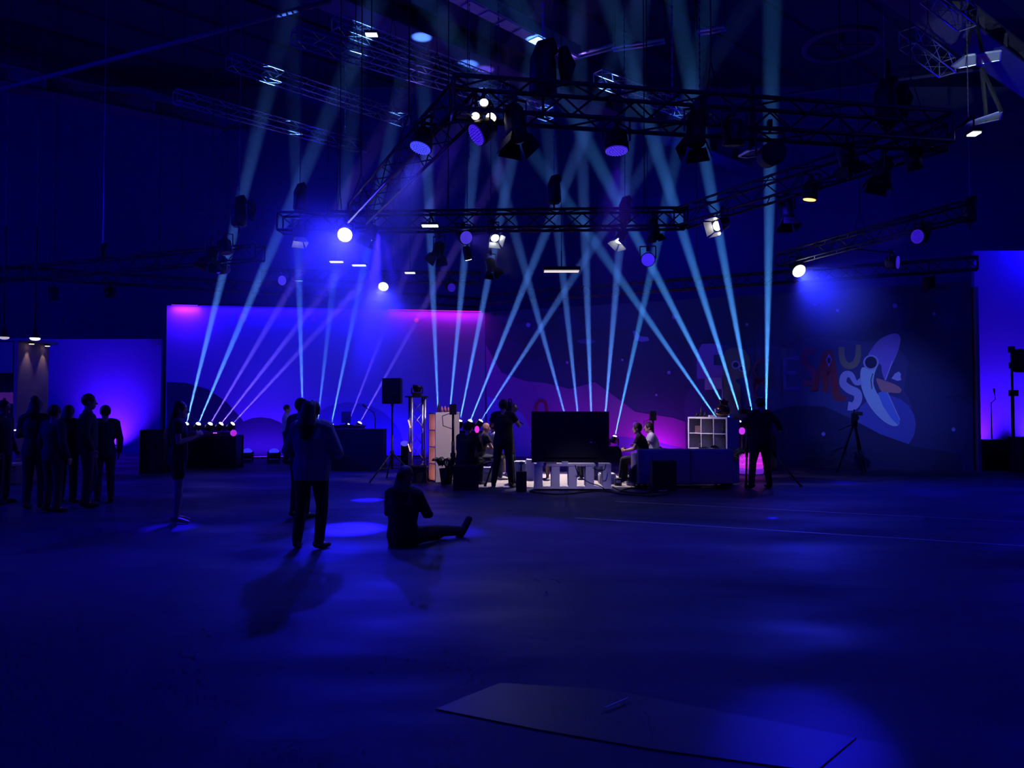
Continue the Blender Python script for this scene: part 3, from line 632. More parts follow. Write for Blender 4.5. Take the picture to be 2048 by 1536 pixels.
# ---------------------------------------------------------------- people
def remesh(mb, name, m, parent, vox, label=None, smooth=3):
    me = mb.mesh(name, m, wloc(parent)); o = bpy.data.objects.new(name, me); COL.objects.link(o)
    md = o.modifiers.new('r', 'REMESH'); md.mode = 'VOXEL'; md.voxel_size = vox; md.use_smooth_shade = True
    sm = o.modifiers.new('s', 'SMOOTH'); sm.iterations = smooth; sm.factor = .5
    dg = bpy.context.evaluated_depsgraph_get(); n = bpy.data.meshes.new_from_object(o.evaluated_get(dg)); n.name = name
    o.modifiers.clear(); o.data = n; bpy.data.meshes.remove(me)
    n.materials.clear(); n.materials.append(m); o.parent = parent
    if label: o['label'] = label
    return o
BASE = dict(pelvis=(0, 0, .94), waist=(0, .01, 1.08), chest=(0, .0, 1.28), neck=(0, 0, 1.45), head=(0, .02, 1.59),
            hip=(.09, 0, .91), knee=(.10, .02, .50), ankle=(.11, -.01, .09), toe=(.13, .15, .03),
            shoulder=(.17, 0, 1.405), elbow=(.235, -.03, 1.12), wrist=(.25, .06, .88), hand=(.25, .10, .79))
def person(label, loc, yaw, pose=None, h=1.7, shirt=None, pants=None, hair=HAIR, hairlen=0, sleeves='long', legs='long', shoes=None, vox=.012, group=None, bulk=1.0, look=0, bald=False, beard=False, bun=False, hood=False):
    J = {}
    for k, v in BASE.items():
        if k in ('pelvis', 'waist', 'chest', 'neck', 'head'): J[k] = V(v)
        else: J[k + 'R'] = V(v); J[k + 'L'] = V((-v[0], v[1], v[2]))
    for k, v in (pose or {}).items(): J[k] = V(v)
    s = h / 1.7; loc = V(loc)
    t = thing('person', label, 'person', loc, group)
    M = MX.Translation(loc) @ MX.Rotation(R(yaw), 4, 'Z') @ MX.Scale(s, 4)
    def nb(): m_ = MB(); m_.M = M; return m_
    sx = (J['shoulderR'] - J['shoulderL']).normalized(); hx = (J['hipR'] - J['hipL']).normalized()
    hz = (J['head'] - J['neck']).normalized(); hq = MX.Rotation(R(look), 3, 'Z')
    def torso(m_, e, low=0, rn=True):
        m_.tube([J['pelvis'] - (J['waist'] - J['pelvis']).normalized() * (.05 + low), J['pelvis'], J['waist'], J['chest'], (J['chest'] + J['neck']) / 2 + (J['neck'] - J['chest']) * .22, J['neck'] * .9 + J['chest'] * .1],
                [(.13 * bulk + e, .10 * bulk + e), (.155 * bulk + e, .115 * bulk + e), (.13 * bulk + e, .10 * bulk + e), (.16 * bulk + e, .11 * bulk + e), (.135 * bulk + e, .085 + e), (.06 + e * .5, .06 + e * .5)], 16, side=sx, rnd=rn)
    # body
    m_ = nb(); torso(m_, 0)
    m_.tube([J['neck'] - hz * .04, J['neck'], J['head'] - hz * .04], [.065, .055, .055], 12, rnd=True)
    hm = hq
    m_.ball(J['head'] + hz * .02, (.076, .092, .105), 18, hm); m_.ball(J['head'] + hm @ V((0, .035, -.06)), (.052, .055, .055), 14, hm)
    m_.tube([J['head'] + hm @ V((0, .085, .01)), J['head'] + hm @ V((0, .115, -.025))], [.010, .016], 8, rnd=True)
    m_.tube([J['head'] + hm @ V((-.022, .086, -.058)), J['head'] + hm @ V((.022, .086, -.058))], .009, 8, rnd=True)
    for k in (-1, 1):
        m_.ball(J['head'] + hm @ V((.078 * k, -.005, -.005)), (.014, .025, .033), 10, hm)
        m_.ball(J['head'] + hm @ V((.03 * k, .082, .038)), (.024, .012, .008), 8, hm)
    for L in 'LR':
        sh, el, wr, ha = J['shoulder' + L], J['elbow' + L], J['wrist' + L], J['hand' + L]
        m_.tube([J['neck'] * .55 + sh * .45, sh], [.05, .052], 10, rnd=True)
        m_.tube([sh, (sh + el) / 2, el], [.05, .043, .036], 10, rnd=True); m_.tube([el, el * .65 + wr * .35, wr], [.037, .036, .024], 10, rnd=True)
        d = (ha - wr).normalized(); sd = sx - d * sx.dot(d); sd = sd.normalized() if sd.length > .2 else d.orthogonal().normalized(); fw = sd.cross(d)
        # palm plane is spanned by d and fw; fingers spread along fw
        m_.tube([wr, wr + d * .04, wr + d * .085], [(.022, .016), (.036, .015), (.038, .013)], 12, side=fw, rnd=True)
        cu = sd * (-1 if L == 'R' else 1)
        for k, ln in ((-1.5, .058), (-.5, .070), (.5, .074), (1.5, .066)):
            b0 = wr + d * .085 + fw * k * .0215
            m_.tube([b0 - d * .02, b0, b0 + d * ln * .5 + cu * .006, b0 + d * ln * .85 + cu * .026], [.010, .010, .0092, .008], 8, rnd=True)
        b0 = wr + d * .03 + fw * .028; m_.tube([b0 - fw * .01, b0 + fw * .025 + d * .025, b0 + fw * .035 + d * .055 + cu * .01], [.013, .012, .010], 8, rnd=True)
        hi, kn, an, to = J['hip' + L], J['knee' + L], J['ankle' + L], J['toe' + L]
        m_.tube([hi, (hi + kn) / 2, kn], [.088 * bulk, .072 * bulk, .052], 12, rnd=True); m_.tube([kn, kn * .68 + an * .32, an], [.052, .054, .034], 12, rnd=True)
        fd = (to - an); m_.tube([an - fd * .3 + V((0, 0, -.035)) * 1, an + fd * .45 + V((0, 0, -.012)), to], [(.036, .034), (.042, .034), (.042, .02)], 10, side=hx, rnd=True)
    remesh(m_, 'body', SKIN, t, vox * s)
    # shirt
    if shirt:
        m_ = nb(); torso(m_, .022 if not hood else .045, .10 if hood else .08, False)
        for L in 'LR':
            sh, el, wr = J['shoulder' + L], J['elbow' + L], J['wrist' + L]; e = .014 if not hood else .03
            m_.tube([J['neck'] * .5 + sh * .5, sh], [.06 + e, .062 + e], 10, rnd=True)
            if sleeves == 'short': m_.tube([sh, sh * .45 + el * .55], [.062 + e, .058 + e], 12)
            else: m_.tube([sh, el, wr * .93 + el * .07], [.058 + e, .046 + e, .034 + e], 12, rnd=True)
        if hood: m_.ball(J['neck'] + V((0, -.07, .0)), (.13, .09, .09), 14)
        remesh(m_, 'hooded_jacket' if hood else 'shirt', shirt, t, vox * s)
    if pants:
        m_ = nb(); m_.tube([J['pelvis'] * .5 + J['waist'] * .5, J['pelvis'], J['pelvis'] - (J['waist'] - J['pelvis']).normalized() * .06], [(.15 * bulk, .115 * bulk), (.168 * bulk, .13 * bulk), (.15 * bulk, .11 * bulk)], 14, side=hx, rnd=True)
        for L in 'LR':
            hi, kn, an = J['hip' + L], J['knee' + L], J['ankle' + L]
            if legs == 'long': m_.tube([hi, kn], [.10 * bulk, .07], 12, rnd=True); m_.tube([kn, kn * .6 + an * .4, an + (kn - an) * .02], [.07, .068, .058], 12, rnd=True)
            else: m_.tube([hi, hi * .45 + kn * .55], [.102 * bulk, .09 * bulk], 12, rnd=True)
        remesh(m_, 'trousers' if legs == 'long' else 'shorts', pants, t, vox * s)
    if shoes:
        for L in 'LR':
            m_ = nb(); an, to = J['ankle' + L], J['toe' + L]; fd = to - an
            m_.tube([an - fd * .32 + V((0, 0, -.04)), an + fd * .3 + V((0, 0, -.03)), to + V((0, 0, .008))], [(.042, .045), (.047, .045), (.046, .03)], 10, side=hx, rnd=True)
            part('shoe', m_, shoes, t)
    if not bald:
        m_ = nb(); m_.ball(J['head'] + hz * .035 + hm @ V((0, -.018, .0)), (.092, .102, .105), 16, hm)
        if hairlen:
            e_ = J['head'] + hm @ V((0, -.075 - (.085 if hood else 0), -.06 + (.03 if hood else 0))); f_ = e_ + V((0, -.06, -hairlen)) - hm @ V((0, .0, 0))
            m_.tube([e_ + V((0, .03, .1)), e_, (e_ + f_) / 2 + V((0, -.02, 0)), f_], [(.085, .06), (.10, .06), (.11, .055), (.07, .035)], 14, side=sx, rnd=True)
        if bun: m_.ball(J['head'] + hm @ V((0, -.06, .12)), .06, 12)
        remesh(m_, 'hair', hair, t, vox * s)
    return t
def cl(n, c): return mat(n, c, .85, 0, .15, 15)
GREYH, WSH, NAV, DGR, DEN, WSHOE = cl('grey_hoodie', (.16, .16, .2)), cl('white_tee', (.75, .74, .72)), cl('navy_cloth', (.02, .02, .05)), cl('dark_grey_cloth', (.035, .035, .045)), cl('dark_denim', (.03, .035, .07)), cl('white_shoe', (.6, .6, .6))
ph = dict(elbowR=(.24, .02, 1.14), wristR=(.12, .24, 1.22), handR=(.06, .30, 1.27), elbowL=(-.24, .0, 1.14), wristL=(-.1, .24, 1.18), handL=(-.03, .29, 1.24))
hang = {}
arms_wide = dict(elbowR=(.32, .0, 1.2), wristR=(.42, .12, 1.28), handR=(.48, .15, 1.30), elbowL=(-.32, 0, 1.2), wristL=(-.44, .1, 1.25), handL=(-.5, .13, 1.27))
GL = 'people in the group at far left'
person('left-most of the group, person with big curly hair', gr(68, 1018), 10, ph, 1.72, DGR, NAV, hairlen=.10, group=GL, bulk=1.05, bun=True, shoes=BLACKP)
person('short-haired person second in the left group', gr(104, 1024), -20, None, 1.62, NAV, DGR, group=GL, shoes=BLACKP, bulk=1.1)
person('third person of the left group, arm over neighbour', gr(134, 1006), 0, dict(elbowL=(-.36, .0, 1.3), wristL=(-.56, .06, 1.36), handL=(-.63, .08, 1.36)), 1.62, NAV, NAV, hairlen=.12, group=GL, shoes=BLACKP)
person('tallest person of the left group, short hair, facing sideways', gr(172, 1014), -60, dict(kneeL=(-.10, .1, .5)), 1.80, DGR, NAV, group=GL, shoes=BLACKP, bulk=1.12)
person('right-most slimmer person of the left group', gr(208, 1006), 40, None, 1.62, NAV, DGR, group=GL, shoes=BLACKP)
person('person cut off by the left edge of picture', gr(2, 1008), -90, None, 1.7, NAV, DGR, shoes=BLACKP)
person('long-haired woman in dark top and bare legs, left of the flight cases', gr(354, 1046), -70, ph, 1.67, CLOTHB, CLOTHB, hairlen=.42, sleeves='short', legs='short', vox=.008, shoes=None)
person('woman with long dark hair in grey hooded jacket, back to camera', gr(622, 1098), -6, dict(kneeR=(.12, .03, .5), ankleR=(.10, -.01, .09), toeR=(.16, .12, .03), kneeL=(-.13, .02, .5), ankleL=(-.17, .0, .09), toeL=(-.2, .15, .03), elbowR=(.29, .03, 1.13), wristR=(.24, .24, 1.08), handR=(.17, .31, 1.10), elbowL=(-.30, .02, 1.13), wristL=(-.22, .24, 1.06), handL=(-.14, .3, 1.06)), 1.66, GREYH, CLOTHB, hairlen=.26, vox=.008, shoes=BLACKP, bulk=1.18, hood=True)
person('person half hidden beyond the woman in grey hooded jacket', gr(600, 1036), -30, None, 1.72, NAV, CLOTHB, vox=.01, shoes=BLACKP)
sit = dict(pelvis=(0, 0, .12), waist=(0, -.01, .27), chest=(.0, .0, .47), neck=(.0, .03, .64), head=(.0, .06, .78), shoulderR=(.17, .02, .59), shoulderL=(-.17, .02, .59),
           elbowR=(.25, .12, .36), wristR=(.17, .32, .33), handR=(.12, .40, .36), elbowL=(-.25, .1, .36), wristL=(-.14, .3, .30), handL=(-.06, .36, .33),
           hipR=(.1, .03, .11), kneeR=(.22, .40, .13), ankleR=(.36, .78, .08), toeR=(.44, .84, .22), hipL=(-.1, .03, .11), kneeL=(-.22, .42, .12), ankleL=(.12, .52, .07), toeL=(.22, .62, .06))
person('long-haired woman sitting on the floor with one leg stretched out', gr(806, 1092), -22, sit, 1.72, CLOTHB, CLOTHB, hairlen=.22, vox=.008, shoes=BLACKP, bulk=1.15)
person('DJ in a white T-shirt behind the floor dome light', gr(572, 926), -80, dict(elbowR=(.22, .12, 1.16), wristR=(.2, .38, 1.12), handR=(.2, .46, 1.1)), 1.66, cl('dj_shirt', (.5, .5, .75)), DGR, sleeves='short', shoes=BLACKP, vox=.014)
op = dict(elbowR=(.30, .12, 1.2), wristR=(.2, .34, 1.34), handR=(.14, .4, 1.38), elbowL=(-.28, .14, 1.2), wristL=(-.12, .36, 1.3), handL=(-.06, .42, 1.32))
person('standing camera operator in black left of the television', gr(1006, 975), -12, dict(op, kneeL=(-.13, .03, .5), ankleL=(-.19, .0, .09), toeL=(-.22, .14, .03), kneeR=(.12, .03, .5), ankleR=(.17, 0, .09), toeR=(.2, .14, .03)), 1.74, CLOTHB, CLOTHB, shoes=BLACKP, bulk=1.1, sleeves='short')
person('standing camera operator in black at right of the sofa', gr(1522, 977), 14, dict(op, kneeL=(-.15, .03, .5), ankleL=(-.2, .0, .09), toeL=(-.22, .14, .03), kneeR=(.14, .03, .5), ankleR=(.18, 0, .09), toeR=(.2, .14, .03), elbowR=(.36, -.02, 1.24), wristR=(.48, .1, 1.12), handR=(.53, .16, 1.08)), 1.78, CLOTHB, CLOTHB, shoes=BLACKP, bulk=1.2)
chairsit = dict(pelvis=(0, 0, .50), waist=(0, .02, .66), chest=(0, .07, .86), neck=(0, .12, 1.03), head=(0, .16, 1.17), shoulderR=(.17, .11, .98), shoulderL=(-.17, .11, .98),
                elbowR=(.24, .22, .74), wristR=(.12, .42, .70), handR=(.06, .50, .72), elbowL=(-.24, .22, .74), wristL=(-.12, .42, .70), handL=(-.05, .49, .71),
                hipR=(.1, .04, .49), kneeR=(.14, .46, .50), ankleR=(.14, .45, .09), toeR=(.15, .62, .03), hipL=(-.1, .04, .49), kneeL=(-.14, .46, .50), ankleL=(-.14, .5, .09), toeL=(-.15, .67, .03))
person('camera operator in black sitting on a case by the left shelf', gr(930, 974), -20, chairsit, 1.72, CLOTHB, CLOTHB, shoes=BLACKP, bulk=1.25)
def gp(px, d): a = at(px, 900, d); return V((a.x, a.y, 0))
person('bald seated guest beside the seated camera operator', gp(958, 16.9), -70, chairsit, 1.66, CLOTHB, DEN, sleeves='short', shoes=WSHOE, bald=True, vox=.011)
person('seated guest in white shirt behind the standing operator', gp(977, 17.6), -60, chairsit, 1.66, WSH, CLOTHB, sleeves='short', shoes=WSHOE, vox=.011, legs='short', hair=cl('brown_hair', (.12, .04, .03)))
person('seated guest whose legs show under the television', gp(1085, 17.4), 175, chairsit, 1.62, NAV, CLOTHB, sleeves='short', shoes=WSHOE, vox=.011, legs='short')
person('second seated guest behind the television, crossed ankles', gp(1180, 17.5), 165, chairsit, 1.62, DGR, DGR, sleeves='short', shoes=WSHOE, vox=.011)
person('seated guest in black with headphones left of the sofa', gp(1290, 16.4), 75, chairsit, 1.66, CLOTHB, CLOTHB, sleeves='short', shoes=BLACKP, vox=.011)
person('seated guest in white shirt behind the one with headphones', gp(1312, 17.4), 85, chairsit, 1.66, WSH, DEN, sleeves='short', shoes=WSHOE, vox=.011)

# ---------------------------------------------------------------- talk-show set
# television seen from behind on a slatted white bench
dT = 15.0
a, c = at(1063, 925, dT), at(1218, 823, dT)
t = thing('television', 'large television seen from behind, standing on the white bench', 'television', ((a.x + c.x) / 2, dT, a.z))
cx, cz, wd, hh = (a.x + c.x) / 2, (a.z + c.z) / 2 , c.x - a.x, c.z - a.z
part('back_panel', MB().box((cx, dT, cz), (wd, .03, hh)), BLACKP, t)
part('rear_housing', MB().box((cx, dT - .035, cz - hh * .12), (wd * .7, .05, hh * .55)), BLACKP, t)
part('screen', MB().box((cx, dT + .018, cz), (wd - .04, .008, hh - .04)), mat('screen_glass', (.01, .01, .012), .15), t)
part('stand_foot', MB().box((cx - .5, dT, a.z - .012), (.05, .28, .02)), BLACKP, t); part('stand_foot', MB().box((cx + .5, dT, a.z - .012), (.05, .28, .02)), BLACKP, t)
part('maker_label', MB().box((cx + .4, dT - .064, cz - .1), (.05, .004, .03)).box((cx + .47, dT - .064, cz - .1), (.008, .004, .05)), WHITE, t, 'small pale label and sticker on the back')
zt = a.z - .025
b0, b1 = at(1068, 930, dT), at(1222, 930, dT)
t = thing('tv_bench', 'low white slatted bench carrying the television', 'bench', ((b0.x + b1.x) / 2, dT + .1, 0))
bx, bw = (b0.x + b1.x) / 2, b1.x - b0.x
part('top_board', MB().box((bx, dT + .12, zt - .02), (bw, .38, .04)), WHITE, t)
part('bottom_board', MB().box((bx, dT + .12, .05), (bw, .38, .04)), WHITE, t)
for k in range(5):
    part('upright_panel', MB().box((b0.x + .085 + k * (bw - .17) / 4, dT + .12, (zt - .04 + .07) / 2), (.16, .36, zt - .11)), WHITE, t)
for k in (0, 1): part('foot', MB().box((b0.x + .1 + k * (bw - .2), dT + .12, .015), (.1, .3, .03)), BLACKP, t)
for (x, w_, h_, m_, lb) in ((1082, .16, .04, WHITE, 'white box'), (1103, .20, .035, SKIN, 'pinkish flat box'), (1130, .12, .05, WHITE, 'white device')):
    p = at(x, 925, dT - .03); single('set_top_box', MB().box((p.x, dT - .03 + .05, zt + h_ / 2), (w_, .12, h_)), m_, lb + ' lying on the bench below the television', 'box')

def cube_shelf(o, yaw, cols, rows, lb, cell=.335, dep=.39, backs=True):
    t = thing('cube_shelf', lb, 'shelf', o); M = MX.Translation(V(o)) @ MX.Rotation(R(yaw), 4, 'Z')
    def q(): m_ = MB(); m_.M = M; return m_
    W, H = cols * cell + .05, rows * cell + .05
    for x in (0, 1): part('side_panel', q().box((x * (W - .035) + .0175, dep / 2, H / 2), (.035, dep, H)), WHITE, t)
    part('top_board', q().box((W / 2, dep / 2, H - .0175), (W - .07, dep, .035)), WHITE, t); part('bottom_board', q().box((W / 2, dep / 2, .0175), (W - .07, dep, .035)), WHITE, t)
    part('back_panel', q().box((W / 2, dep - .006, H / 2), (W - .072, .008, H - .072)), WHITE, t)
    for r_ in range(1, rows): part('shelf_board', q().box((W / 2, dep / 2 - .004, .025 + r_ * cell), (W - .072, dep - .02, .018)), WHITE, t)
    for c_ in range(1, cols): part('divider', q().box((.025 + c_ * cell, dep / 2 - .004, H / 2), (.018, dep - .022, H - .072)), WHITE, t)
    return t, M, W, H
p = gp(857, 16.9)
LSH, LM, LW, LH = cube_shelf((p.x, p.y, 0), -62, 1, 4, 'tall narrow white cube shelf with orange glow inside, left of set', .36, .39)
p2 = LM @ V((LW, 0, 0))
t = LSH
# its side panel towards the camera is wide: closed white cabinet back beside it
p = gp(882, 16.75); q_ = gp(917, 17.0)
tt = thing('white_cabinet', 'plain closed white cabinet side next to the glowing shelf', 'cabinet', ((p.x + q_.x) / 2, 17.2, 0))
part('carcass', MB().box(((p.x + q_.x) / 2, 17.1, .75), (q_.x - p.x, .36, 1.46)), WHITE, tt); part('plinth', MB().box(((p.x + q_.x) / 2, 17.1, .01), (q_.x - p.x - .04, .32, .02)), BLACKP, tt); part('cabinet_top', MB().box(((p.x + q_.x) / 2, 17.1, 1.49), (q_.x - p.x + .01, .38, .02)), WHITE, tt)
p = gp(1376, 17.3)
RSH, RM, RW, RH = cube_shelf((p.x, p.y, 0), -52, 3, 4, 'white cube shelf of three columns behind the sofa', .335, .42)
# things on the shelves
def loc_on(M, x, y, z): return M @ V((x, y, z))
t = thing('ornament_helmet', 'round dark metallic helmet ornament with red crest on the right shelf', 'ornament', loc_on(RM, .75, .25, RH))
c = loc_on(RM, .75, .25, RH + .14)
BRZ = mat('dark_bronze', (.16, .08, .07), .25, .8, .2, 20)
part('shell', MB().ball(c, (.17, .17, .15)), BRZ, t)
part('trim_band', MB().tube([c + V((.172 * math.cos(R(a_)), .172 * math.sin(R(a_)), -.04 + .05 * math.sin(R(a_)))) for a_ in range(0, 361, 20)], .01, 6), mat('gold_trim', (.7, .45, .2), .3, .9), t)
part('face_guard', MB().box(c + V((-.15, -.06, .0)), (.05, .12, .08)), mat('pale_metal', (.8, .8, .9), .3, .6), t)
part('crest', MB().prism([c + V((-.02, 0, .13)), c + V((-.06, 0, .25)), c + V((.0, 0, .22)), c + V((.03, 0, .27)), c + V((.08, 0, .22)), c + V((.14, 0, .22)), c + V((.11, 0, .1))], (0, .04, 0)), mat('crest_red', (.5, .02, .03), .7), t)
for (x, h_, lb) in ((.1, .10, 'low'), (.22, .22, 'tall pointed'), (.33, .12, 'short')):
    o = loc_on(RM, x, .2, RH); t = thing('figurine', lb + ' dark figurine at the left end of the right shelf top', 'figurine', o)
    part('plinth', MB().box(o + V((0, 0, .012)), (.09, .09, .024)), BLACKP, t); part('figure', MB().tube([o + V((0, 0, .024)), o + V((0, 0, h_ * .5)), o + V((0, 0, h_))], [.04, .028, .008], 10), BLACKP, t); part('arms', MB().bar(o + V((-.05, 0, h_ * .55)), o + V((.05, 0, h_ * .62)), .015), BLACKP, t)
o = loc_on(RM, .5, .2, RH); single('small_box', MB().box(o + V((0, 0, .02)), (.12, .1, .04)), WHITE, 'small white box lying in front of the helmet on the shelf', 'box')
o = loc_on(RM, .2, .12, RH - .035 - .335 + .02); single('picture_card', MB().box(o + V((0, .02, .07)), (.14, .02, .17)).box(o + V((0, .03, .07)), (.1, .03, .12)), mat('card', (.35, .2, .2), .6, 0, .8, 40), 'patterned picture card in the top left cell of the right shelf', 'card', loc=o)
for (x, r_, lb) in ((.87, 3, 'small dark figure in the top right cell of the right shelf'), (.25, 2, 'thin dark figure in the left cell of the second row')):
    o = loc_on(RM, x, .1, .036 + (r_ - 0) * .335 + .0); single('figurine', MB().tube([o, o + V((0, 0, .06)), o + V((0, 0, .12))], [.035, .02, .012], 8).ball(o + V((0, 0, .13)), .022), BLACKP, lb, 'figurine', loc=o)
for k, (x, h_, c_) in enumerate(((.03, .22, 0), (.10, .12, 1), (.16, .13, 1), (.22, .11, 1), (.28, .13, 0), (.34, .14, 0))):
    o = V((gp(877 + k * 6.3, 16.95).x, 16.98, 1.50)); m_ = BLACKP if not c_ else mat('pink_figure', (.6, .2, .22), .5)
    single('figurine' if k else 'bottle', MB().tube([o, o + V((0, 0, h_ * .6)), o + V((0, 0, h_ * .75)), o + V((0, 0, h_))], [.03, .03, .015, .012], 10), m_, nm[min(k, 4)] + (' from the left' if k < 5 else ' and last') + (' dark bottle on the left cabinet' if not k else ' small figure on the left cabinet top' if k < 5 else ' figure at the right end of left cabinet top'), 'bottle' if not k else 'figurine', loc=o)
# orange glow lamps inside the left shelf
for r_ in range(4):
    o = loc_on(LM, LW / 2, .30, .04 + r_ * .36 + .0)
    t = thing('shelf_lamp', ('lowest', 'second lowest', 'third', 'topmost')[r_] + ' small orange lamp inside the narrow left shelf', 'lamp', o)
    part('bulb', MB().ball(o + V((0, 0, .03)), .016, 10), emat('orange_bulb%d' % r_, (1, .35, .15), 6), t); part('socket', MB().tube([o, o + V((0, 0, .018))], .02, 8), BLACKP, t)
    l = bpy.data.lights.new('glow', 'POINT'); l.energy = 1.3; l.color = (1, .30, .22); l.shadow_soft_size = .03; lo = bpy.data.objects.new('glow', l); COL.objects.link(lo); lo.parent = t; lo.location = (0, -.0, .08)

# sofa seen from behind
SOFA = mat('sofa_fabric', (.42, .36, .42), .85, 0, .08, 25)
s0, s1 = gp(1277, 15.0), gp(1460, 15.4)
t = thing('sofa', 'pale two-section sofa seen from its back, right of the television', 'sofa', ((s0.x + s1.x) / 2, 15.6, 0))
def rbox(c, d, r=.04):
    m_ = MB(); m_.box(c, d); bmesh.ops.bevel(m_.bm, geom=m_.bm.edges[:], offset=r, segments=3, affect='EDGES', profile=.6)
    for f in m_.bm.faces: f.smooth = True
    return m_
sw = (s1.x - s0.x)
part('back_section', rbox((s0.x + sw * .275, 15.2, .44), (sw * .54, .20, .68)), SOFA, t); part('back_section', rbox((s0.x + sw * .775, 15.23, .44), (sw * .45, .20, .68)), SOFA, t)
part('arm', rbox((s0.x + .09, 15.62, .38), (.18, .75, .60)), SOFA, t); part('arm', rbox((s1.x - .09, 15.62, .38), (.18, .75, .60)), SOFA, t)
part('seat', rbox((s0.x + sw / 2, 15.62, .30), (sw - .38, .72, .24)), SOFA, t)
for k in (0, 1): part('back_cushion', rbox((s0.x + sw * (.32 + .4 * k), 15.40, .66), (sw * .38, .16, .24)), SOFA, t)
for x in (.08, .92):
    for y in (15.2, 15.9): part('leg', MB().box((s0.x + sw * x, y, .05), (.05, .05, .1)), BLACKP, t)
a, c = gp(1305, 14.7), gp(1353, 14.7)
t = thing('monitor_speaker', 'black floor speaker standing against the back of the sofa', 'speaker', ((a.x + c.x) / 2, 14.8, 0))
part('cabinet', MB().box(((a.x + c.x) / 2, 14.85, .29), (c.x - a.x, .3, .58)), BLACKP, t); part('grille', MB().box(((a.x + c.x) / 2, 14.69, .29), (c.x - a.x - .06, .012, .5)), CLOTHB, t)
# white low cubes / seats behind the bench
for (x0, x1, d, h_, lb) in ((1020, 1052, 15.9, .46, 'white low cube table left of the television bench'), (962, 986, 16.4, .30, 'white low stool between the two camera operators'), (1052, 1085, 16.8, .44, 'white seat block behind the bench, left'), (1140, 1200, 17.6, .44, 'white seat block behind the bench, right'), (1200, 1232, 16.0, .2, 'low white block right of the bench')):
    a, c = gp(x0, d), gp(x1, d); t = thing('white_cube', lb, 'seat', ((a.x + c.x) / 2, d, 0)); part('body', rbox(((a.x + c.x) / 2, d + .2, h_ / 2), (c.x - a.x, .4, h_ - .01), .015), WHITE, t)
    part('seat_pad', rbox(((a.x + c.x) / 2, d + .2, h_ + .01), (c.x - a.x - .02, .38, .03), .01), WHITE, t)
rug = gp(1060, 16.4); single('rug', rbox((.75, 16.9, .006), (3.4, 3.0, .012), .003), mat('rug', (.5, .46, .44), .95, 0, .15, 30), 'pale rug under the seats of the talk-show set', 'rug')
# black box with small camera, in front of white cube
a, c = gp(1032, 14.75), gp(1053, 14.75)
t = thing('floor_box', 'black upright box with a small camera on top, left of the television', 'box', ((a.x + c.x) / 2, 14.7, 0))
part('body', MB().box(((a.x + c.x) / 2, 14.75, .19), (c.x - a.x, .2, .38)), BLACKP, t); part('post', MB().tube([((a.x + c.x) / 2, 14.75, .38), ((a.x + c.x) / 2, 14.75, .5)], .012, 6), BLACK, t)
part('camera_head', MB().ball(((a.x + c.x) / 2, 14.75, .54), (.05, .04, .035)), STEEL, t)
flight_case((gp(930, 14.9).x, 15.1), .46, .4, 0, .46, 'dark case used as a seat by the seated camera operator', 5)
# broadcast cameras
def camera_rig(cx_, cy_, z, yaw, label, legs=True, feet=None):
    t = thing('broadcast_camera', label, 'camera', (cx_, cy_, 0)); M = MX.Translation((cx_, cy_, z)) @ MX.Rotation(R(yaw), 4, 'Z')
    def q(): m_ = MB(); m_.M = M; return m_
    part('camera_body', q().box((0, 0, 0), (.13, .36, .20)).box((0, .02, .12), (.05, .26, .03)), BLACKP, t)
    part('camera_lens', q().tube([(0, .18, 0), (0, .22, 0), (0, .36, 0), (0, .42, 0)], [.05, .06, .06, .08], 12), BLACKP, t)
    part('viewfinder', q().box((-.12, -.02, .10), (.14, .1, .09)).bar((-.02, 0, .08), (-.1, 0, .1), .03), BLACKP, t)
    part('carry_handle', q().bar((0, -.12, .19), (0, .14, .19), .025).bar((0, -.12, .08), (0, -.12, .2), .02).bar((0, .14, .08), (0, .14, .2), .02), BLACKP, t)
    part('battery', q().box((0, -.22, 0), (.11, .08, .17)), BLACKP, t)
    if legs:
        fh = part('fluid_head', q().box((0, 0, -.16), (.14, .16, .12)), BLACK, t); part('pan_handle', q().tube([(.05, -.05, -.17), (.34, -.3, -.32)], .013, 6), BLACK, fh)
        for (dx, dy) in feet or ((-.35, .2), (.35, .2), (0, -.4)):
            f = MB().tube([(cx_ + dx * .1, cy_ + dy * .1, z - .22), (cx_ + dx * .55, cy_ + dy * .55, z * .42)], .028, 6).tube([(cx_ + dx * .55, cy_ + dy * .55, z * .42), (cx_ + dx, cy_ + dy, .02)], .018, 6).ball((cx_ + dx, cy_ + dy, .03), .03)
            part('leg', f, BLACK, t)
    return t
p = gp(1020, 15.9); camera_rig(p.x, p.y, 1.58, -12, 'black broadcast camera raised by the left standing operator', True, ((-.5, -.3), (.15, .35), (.1, -.1)))
p = gp(1486, 15.9); camera_rig(p.x + .1, p.y, 1.42, 14, 'black broadcast camera on tripod at the right operator', True, ((-.2, -.5), (.95, -.35), (.1, .45)))
p = gr(1710, 946); camera_rig(p.x, p.y, 1.35, 160, 'dim camera on tripod alone in front of the lettered backdrop')
